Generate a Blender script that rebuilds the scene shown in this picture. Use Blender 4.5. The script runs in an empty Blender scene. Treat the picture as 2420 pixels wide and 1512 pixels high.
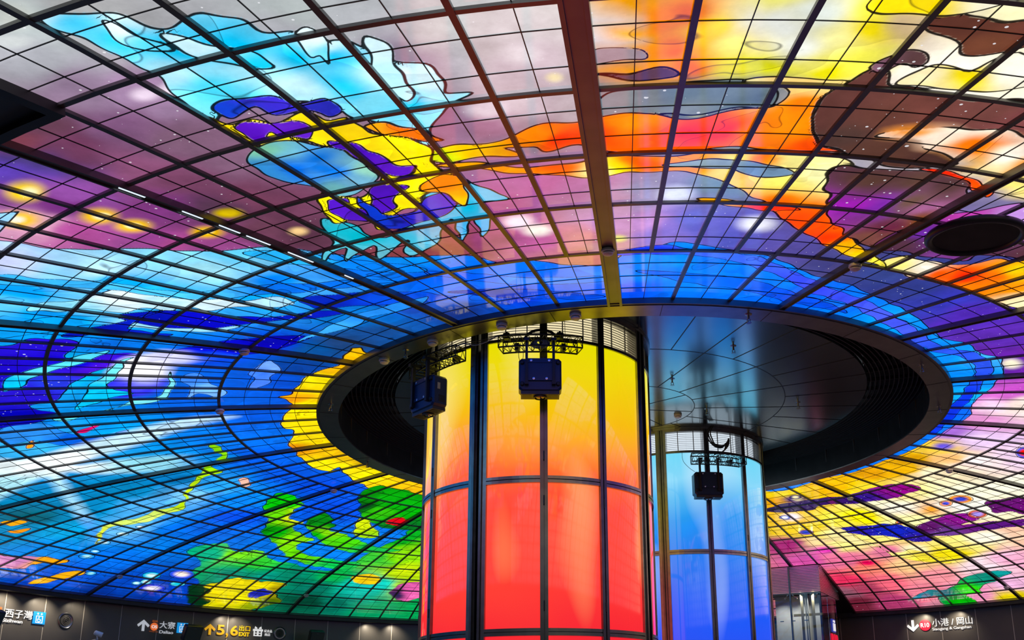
import bpy, math, random
import numpy as np
from mathutils import Vector, Matrix

random.seed(7)
SC = bpy.context.scene
COL = SC.collection
S = 5.4            # metres per unit of the plan (radius of the inner ring)
ZF = 1.209         # height of the inner ring above the floor, in the same units
PHI0 = -1.2576     # bearing of the main beam nearest to the camera, degrees
R_ = math.radians


def W(x, y, z):
    return Vector((x * S, y * S, (z + ZF) * S))


def P(r, a, z):
    """polar plan position: bearing a in degrees, 0 towards the camera"""
    t = R_(a)
    return W(r * math.sin(t), -r * math.cos(t), z)


# ------------------------------------------------------------------ camera
yaw, pitch, roll, fpx = -0.0711982, 0.2590815, -0.0095304, 2152.5746
cam_d = bpy.data.cameras.new('camera')
cam = bpy.data.objects.new('camera', cam_d)
COL.objects.link(cam)
fw = Vector((math.sin(yaw) * math.cos(pitch), math.cos(yaw) * math.cos(pitch), math.sin(pitch)))
rt = Vector((math.cos(yaw), -math.sin(yaw), 0))
up = rt.cross(fw)
cr, sr = math.cos(roll), math.sin(roll)
rt2 = cr * rt + sr * up
up2 = -sr * rt + cr * up
m = Matrix((rt2, up2, -fw)).transposed().to_4x4()
m.translation = W(0, -2.927951, -0.912479)
cam.matrix_world = m
cam_d.sensor_fit = 'HORIZONTAL'
cam_d.sensor_width = 36
cam_d.lens = fpx / 2420 * 36
cam_d.shift_x = -(1338.699 - 1210) / 2420
cam_d.shift_y = (1125.78 - 756) / 2420
cam_d.clip_end = 200
SC.camera = cam

SC.cycles.max_bounces = 5
SC.cycles.diffuse_bounces = 2
SC.cycles.glossy_bounces = 3
SC.cycles.transmission_bounces = 5
SC.cycles.use_adaptive_sampling = True
SC.cycles.adaptive_threshold = .025
SC.cycles.caustics_reflective = False
SC.cycles.caustics_refractive = False

# ------------------------------------------------------------------ world, exposure
wd = bpy.data.worlds.new('station')
SC.world = wd
wd.use_nodes = True
wd.node_tree.nodes['Background'].inputs[0].default_value = (.5, .55, .6, 1)
wd.node_tree.nodes['Background'].inputs[1].default_value = .07
SC.view_settings.view_transform = 'Standard'
SC.view_settings.look = 'None'
SC.view_settings.exposure = 0.0
SC.view_settings.gamma = 1.0
SC.view_settings.use_curve_mapping = False


def spot(name, loc, aim, power, col, size=100, blend=1.0, rad=.05):
    l = bpy.data.lights.new(name, 'SPOT')
    l.energy = power
    l.color = col
    l.spot_size = R_(size)
    l.spot_blend = blend
    l.shadow_soft_size = rad
    o = bpy.data.objects.new(name, l)
    COL.objects.link(o)
    o.location = loc
    o.rotation_euler = (aim - loc).to_track_quat('-Z', 'Y').to_euler()
    return o


# wall washers tucked under the dome's rim
for a_, e_ in ((-106.3, 26), (-110, 22), (-113.5, 8), (-129.6, 16), (-131, 9), (-146.5, 14), (-149.5, 12),
               (145.0, 16), (141.2, 14)):
    spot('wall_washer', P(2.715, a_, -.374), P(2.79, a_, -.47), e_ * 2.8, (1, .84, .62), 110, rad=.008)

# ------------------------------------------------------------------ helpers
MATS = {}


def srgb(h):
    c = [int(h[i:i + 2], 16) / 255 for i in (0, 2, 4)]
    return tuple(x / 12.92 if x <= .04045 else ((x + .055) / 1.055) ** 2.4 for x in c)


def mat(name, base=(.5, .5, .5), rough=.5, metal=0.0, emis=None, es=1.0, spec=.5, noise=0.0, nscale=6.0, bump=0.0):
    if name in MATS:
        return MATS[name]
    M = bpy.data.materials.new(name)
    M.use_nodes = True
    nt = M.node_tree
    b = nt.nodes['Principled BSDF']
    if isinstance(base, str):
        base = srgb(base)
    b.inputs['Base Color'].default_value = (*base, 1)
    b.inputs['Roughness'].default_value = rough
    b.inputs['Metallic'].default_value = metal
    b.inputs['Specular IOR Level'].default_value = spec
    if emis is not None:
        if isinstance(emis, str):
            emis = srgb(emis)
        b.inputs['Emission Color'].default_value = (*emis, 1)
        b.inputs['Emission Strength'].default_value = es
    if noise or bump:
        tc = nt.nodes.new('ShaderNodeTexCoord')
        n = nt.nodes.new('ShaderNodeTexNoise')
        n.inputs['Scale'].default_value = nscale
        n.inputs['Detail'].default_value = 6
        nt.links.new(tc.outputs['Object'], n.inputs['Vector'])
        if noise:
            r = nt.nodes.new('ShaderNodeValToRGB')
            r.color_ramp.elements[0].position = .3
            r.color_ramp.elements[1].position = .7
            r.color_ramp.elements[0].color = (*[c * (1 - noise) for c in base], 1)
            r.color_ramp.elements[1].color = (*[min(1, c * (1 + noise)) for c in base], 1)
            nt.links.new(n.outputs['Fac'], r.inputs[0])
            nt.links.new(r.outputs[0], b.inputs['Base Color'])
        if bump:
            bp = nt.nodes.new('ShaderNodeBump')
            bp.inputs['Strength'].default_value = bump
            bp.inputs['Distance'].default_value = .002
            nt.links.new(n.outputs['Fac'], bp.inputs['Height'])
            nt.links.new(bp.outputs[0], b.inputs['Normal'])
    MATS[name] = M
    return M


AT = {}            # world position of every object's origin


def at(o):
    return AT[o.name]


class MB:
    """collects shapes, then links them as ONE mesh object"""

    def __init__(self):
        self.v = []
        self.f = []

    def add(self, vs, fs):
        n = len(self.v)
        self.v += [tuple(v) for v in vs]
        self.f += [tuple(i + n for i in f) for f in fs]
        return self

    def box(self, c, ax, ay, az):
        """centre c and three half-axis vectors"""
        c, ax, ay, az = Vector(c), Vector(ax), Vector(ay), Vector(az)
        vs = [c + sx * ax + sy * ay + sz * az for sz in (-1, 1) for sy in (-1, 1) for sx in (-1, 1)]
        return self.add(vs, [(0, 2, 3, 1), (4, 5, 7, 6), (0, 1, 5, 4), (2, 6, 7, 3), (0, 4, 6, 2), (1, 3, 7, 5)])

    def rbox(self, c, ax, ay, az, bev=.15):
        """box with its corners cut off in the ax-ay plane and its edges chamfered along az"""
        c, ax, ay, az = Vector(c), Vector(ax), Vector(ay), Vector(az)
        lx, ly = ax.length, ay.length
        k = bev * min(lx, ly)
        bx, by = k / lx, k / ly
        ring = [(-1 + bx, -1), (1 - bx, -1), (1, -1 + by), (1, 1 - by), (1 - bx, 1), (-1 + bx, 1), (-1, 1 - by), (-1, -1 + by)]
        vs = []
        for sz, q in ((-1, 1 - .6 * min(bx, by)), (-.8, 1), (.8, 1), (1, 1 - .6 * min(bx, by))):
            vs += [c + ax * u * q + ay * w * q + az * sz for u, w in ring]
        fs = [tuple(range(7, -1, -1)), tuple(range(24, 32))]
        for j in range(3):
            for i in range(8):
                fs.append((j * 8 + i, j * 8 + (i + 1) % 8, j * 8 + 8 + (i + 1) % 8, j * 8 + 8 + i))
        return self.add(vs, fs)

    def sweep(self, path, prof, ups, closed=False):
        """sweep a closed 2-D profile [(side, up)] in metres along a path with one up vector per point"""
        n, k = len(path), len(prof)
        vs = []
        for i, p in enumerate(path):
            a = path[(i - 1) % n] if (closed or i > 0) else path[i]
            b = path[(i + 1) % n] if (closed or i < n - 1) else path[i]
            t = (Vector(b) - Vector(a)).normalized()
            u = Vector(ups[i])
            s = t.cross(u).normalized()
            u = s.cross(t).normalized()
            vs += [Vector(p) + s * x + u * y for x, y in prof]
        fs = []
        for i in range(n if closed else n - 1):
            j = (i + 1) % n
            for q in range(k):
                fs.append((i * k + q, i * k + (q + 1) % k, j * k + (q + 1) % k, j * k + q))
        if not closed:
            fs.append(tuple(range(k - 1, -1, -1)))
            fs.append(tuple((n - 1) * k + q for q in range(k)))
        return self.add(vs, fs)

    def tube(self, path, r, n=8, closed=False):
        path = [Vector(p) for p in path]
        prof = [(r * math.cos(2 * math.pi * i / n), r * math.sin(2 * math.pi * i / n)) for i in range(n)]
        ups = []
        u = Vector((.123, .31, 1)).normalized()
        for i in range(len(path)):
            t = (path[min(i + 1, len(path) - 1)] - path[max(i - 1, 0)]).normalized()
            if abs(t.dot(u)) > .95:
                u = Vector((1, .2, .1))
            u = (u - t * u.dot(t)).normalized()
            ups.append(u.copy())
        return self.sweep(path, prof, ups, closed)

    def lathe(self, c, axis, prof, n=24):
        """prof = [(radius, height along axis)], both ends closed"""
        c, axis = Vector(c), Vector(axis).normalized()
        e = axis.orthogonal().normalized()
        g = axis.cross(e)
        vs, fs = [], []
        for r, h in prof:
            for i in range(n):
                t = 2 * math.pi * i / n
                vs.append(c + axis * h + (e * math.cos(t) + g * math.sin(t)) * r)
        for j in range(len(prof) - 1):
            for i in range(n):
                fs.append((j * n + i, j * n + (i + 1) % n, (j + 1) * n + (i + 1) % n, (j + 1) * n + i))
        fs.append(tuple(range(n - 1, -1, -1)))
        fs.append(tuple((len(prof) - 1) * n + i for i in range(n)))
        return self.add(vs, fs)

    def build(self, name, material, parent=None, smooth=False, origin=None):
        me = bpy.data.meshes.new(name)
        vs = self.v
        if origin is None and parent is not None:
            origin = at(parent)
        if origin is not None:
            o3 = Vector(origin)
            vs = [tuple(Vector(v) - o3) for v in vs]
        me.from_pydata(vs, [], self.f)
        me.materials.append(material)
        if smooth:
            me.shade_smooth()
            me.set_sharp_from_angle(angle=R_(40))
        me.update()
        o = bpy.data.objects.new(name, me)
        COL.objects.link(o)
        AT[o.name] = Vector(origin) if origin is not None else Vector()
        o.location = AT[o.name]
        if parent is not None:
            o.parent = parent
            o.location = AT[o.name] - at(parent)
        return o


def tag(o, label, cat, group=None):
    o['label'] = label
    o['category'] = cat
    if group:
        o['group'] = group
    return o


def thing(name, label, cat, loc, group=None, kind=None):
    o = bpy.data.objects.new(name, None)
    o.empty_display_size = .2
    COL.objects.link(o)
    o.location = loc
    AT[o.name] = Vector(loc)
    tag(o, label, cat, group)
    if kind:
        o['kind'] = kind
    return o


def structure(name, mb, m, smooth=False):
    o = mb.build(name, m, None, smooth)
    o['kind'] = 'structure'
    return o


STEEL = mat('dark painted steel', (.16, .16, .16), .36, .7, noise=.15, nscale=3, bump=.15)
BLACK = mat('black powder coat', (.012, .013, .014), .45, 0, noise=.2)
BRUSHED = mat('brushed steel', (.34, .33, .32), .27, 1.0, noise=.12, nscale=9)
DARKSTEEL = mat('dark anodised steel', (.20, .205, .215), .27, .95, noise=.15, nscale=8)
WHITE = mat('white plastic', (.88, .87, .84), .4)

# ------------------------------------------------------------------ the dome's profile
RINGS = [1.0, 1.285, 1.51, 1.70, 1.895, 2.097, 2.24, 2.39, 2.53, 2.645, 2.75]


def prof(r):
    t = r - 1
    return -.088403 * t - .085319 * t * t + .051652 * t ** 3 - .023084 * t ** 4


def slope(r):
    return (prof(r + .001) - prof(r - .001)) / .002


def dome_up(r, a):
    s = slope(r)
    t = R_(a)
    return Vector((-s * math.sin(t), s * math.cos(t), 1)).normalized()


def cut(r, k):
    """the two notches where the lift shafts pass through the glass"""
    k = (k + 8) % 16 - 8
    return r > 2.097 and (-7 / 6 < k < -5 / 6 or k > 8 - 7 / 6 and k < 8 - 5 / 6)


ART_BASE="""-.644,-2.144,c0c8c8 -.567,-2.153,afafb0 -.678,-2.089,afb0b6 -.678,-2.02,968298 -.594,-1.979,a58ca8 -.737,-1.882,724560 -.76,-1.938,6a4858 -.848,-1.845,4a4070 -.831,-1.895,784650 -.666,-1.903,826080 -.604,-1.85,806478 -.577,-1.775,84667c -.705,-1.777,8a5a78 -.675,-1.708,784c66 -.609,-1.624,74485e -.595,-1.471,5c3c4c -.658,-1.508,6e485a -.688,-1.61,5a4054 -.88,-1.826,6a50b8 -.858,-1.743,925aa0 -.931,-1.571,aa5a96 -.887,-1.516,9c5a94 -.743,-1.643,824682 -.822,-1.535,965090 -.903,-1.673,783c80 -.791,-1.506,a85a8e -.747,-1.45,945488 -.966,-1.621,e0b0c8 -.367,-2.073,b4b4ba -.258,-2.019,96889a -.155,-2.023,ccc8cc -.11,-1.969,c8c0c8 -.173,-2.061,d4d4d4 -.086,-2.05,d6d4d6 -.151,-1.866,ccc4ca -.094,-1.859,bcb6be -.189,-1.811,967890 -.132,-1.777,988e98 -.246,-1.832,8c6a82 -.244,-1.68,a07896 -.185,-1.624,aa6ea0 -.118,-1.597,a86498 -.084,-1.576,a46ea0 -.256,-1.397,96507a -.338,-1.391,96545e -.137,-1.378,be6ea0 -.073,-1.368,c88c98 -.386,-1.358,8c4c50 -.062,-1.269,c08078 -.21,-1.543,a86096 -.348,-2.121,b0b6b6 -.284,-2.103,b6b8bc -.064,-2.081,d0d0d0 -.007,-1.888,8c878c .022,-1.857,787d82 .078,-1.874,6e7d82 .037,-1.561,a5a0be .007,-1.438,be96c8 .063,-1.373,8c78be .139,-1.425,7070b8 .23,-1.296,605aaa .32,-1.247,5c5496 .16,-1.599,7c92a0 .383,-1.128,505082 -.028,-1.552,b090b0 .181,-1.382,6860b0 -.027,-1.298,c8a0a8 .423,-1.151,484880 .542,-1.127,404c88 .445,-1.243,505088 .679,-.963,3e46a0 .606,-1.053,3a4488 .716,-.966,4040b0 .822,-.876,5838b0 .94,-.769,6038a8 1.044,-.554,7030a0 .993,-.545,6030a0 1.125,-.348,c060c0 1.193,-.203,f8e8e0 1.075,-.258,d880d0 1.122,-.014,e0a0d0 1.087,.084,a878d0 1.218,.145,e8d0f0 1.18,.374,f8c890 1.076,.276,f0d070 1.04,.408,d0a010 1.043,.536,e8b830 .934,.611,e0a820 .807,.794,f0c020 .654,.926,f0d848 1.16,.56,fff0d0 1.256,.378,fff0f0 1.371,.292,f0d8f0 1.492,.614,fffbe8 1.338,.722,fffbe0 1.142,.78,fff0b0 .97,.765,f8e070 1.116,1.012,fff8d8 1.319,.925,fff8f0 1.51,.887,fff8d8 .666,1.009,d8a020 .756,1.23,f0c868 .822,1.4,f0d840 .944,1.226,fff080 1.057,1.143,fff060 1.242,1.153,fff8c0 1.279,.966,f0a850 1.542,1.354,fff0a0 1.696,1.165,f8d0b8 1.542,1.539,f0e060 1.712,1.585,f8e0e8 1.808,1.475,f0b8d0 .755,1.627,a03070 .927,1.788,c860a0 1.069,1.756,e080a0 1.218,1.59,d880a0 1.214,1.842,f09080 1.408,1.777,f8d0a0 1.365,2.035,e87888 1.148,2.047,d84868 1.568,1.834,f0a0a8 1.587,2.057,e890a0 1.772,1.962,e8a0c0 1.287,2.18,a04860 1.165,2.249,906070 1.255,2.358,682838 1.454,2.227,a84870 1.721,2.151,c890a0 1.879,1.788,f0c0e0 1.966,1.925,e0d040 .933,1.472,f8e0b0 1.047,1.541,fff0a8 1.184,1.443,fff0a0 .334,-2.029,c0a8a8 .397,-2.05,e8e0c8 .447,-2.039,fff8d0 .506,-1.92,fff8e0 .452,-1.902,fffaf0"""
ART_GLOW="""-.913,-1.752,.03,.009,-.026,.037,ffe060 -.907,-1.75,.015,.005,-.013,.018,fff8d0 -.984,-1.664,.035,.012,-.024,.035,f8d060 -.987,-1.665,.014,.005,-.011,.014,fff8e8 -.864,-1.639,.031,.01,-.02,.033,f8d050 -.861,-1.638,.015,.005,-.009,.015,fff8e0 -.835,-1.588,.032,.01,-.017,.029,f8d050 -.835,-1.588,.014,.005,-.007,.013,fff8e0 -.734,-1.529,.031,.008,-.013,.028,f0c840 -.732,-1.532,.012,.003,-.005,.01,fff8d8 -.665,-1.595,.026,.007,-.01,.021,d8c040 -.583,-1.492,.019,.005,-.008,.021,f0d0a0 -.188,-1.456,.034,.006,-.005,.038,f4e4f4 -.158,-1.411,.033,.005,-.004,.034,fff8f0 .095,-1.538,.036,.004,.002,.041,e8ecff .249,-1.397,.043,.002,.006,.043,f0f0fc .128,-1.88,.031,.003,.002,.024,f0f8ff .104,-1.819,.015,.002,.001,.017,f0f0b0 -.557,-1.977,.027,.005,-.011,.021,f0e4f0 -.601,-1.975,.02,.004,-.01,.018,e4d4e4 -.181,-1.859,.035,.005,-.006,.032,d8d0d8 -.082,-1.93,.013,.002,-.001,.014,e8e0c0 -.118,-1.99,.03,.004,-.003,.028,dcd8dc -.009,-1.35,.021,.003,-.001,.021,e8e8a0 -.642,-2.16,.025,.006,-.021,.029,c8ccc8 -.674,-2.116,.025,.006,-.011,.015,d0d4d4 .443,-1.5,.043,.001,.014,.052,a040c0 .529,-1.499,.035,.001,.014,.045,b09060 .388,-1.552,.028,.001,.01,.039,5038b0 .553,-1.445,.043,0,.009,.029,c070d0 1.034,-.552,.031,-.006,.018,.046,fff8e0 1.11,.244,.04,-.009,.014,.045,7060d0 1.358,1.177,.05,-.017,.019,.066,4050c0 1.114,-.184,.058,-.013,.028,.078,f8d8f0 .715,.975,.062,-.008,.011,.067,402878 .724,.974,.025,-.004,.005,.027,fff0c0 1.606,1.266,.096,-.041,.036,.107,fff8e8 1.435,.915,.106,-.037,.052,.155,fffef4 1.366,1.543,.073,-.024,.024,.092,fff8d0 1.166,.999,.098,-.027,.028,.107,fff8e8 .734,1.215,.052,-.007,.01,.064,f0e0f0 1.201,1.783,.059,-.017,.012,.053,d83060 .966,1.653,.079,-.016,.014,.073,d850b0"""
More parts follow.
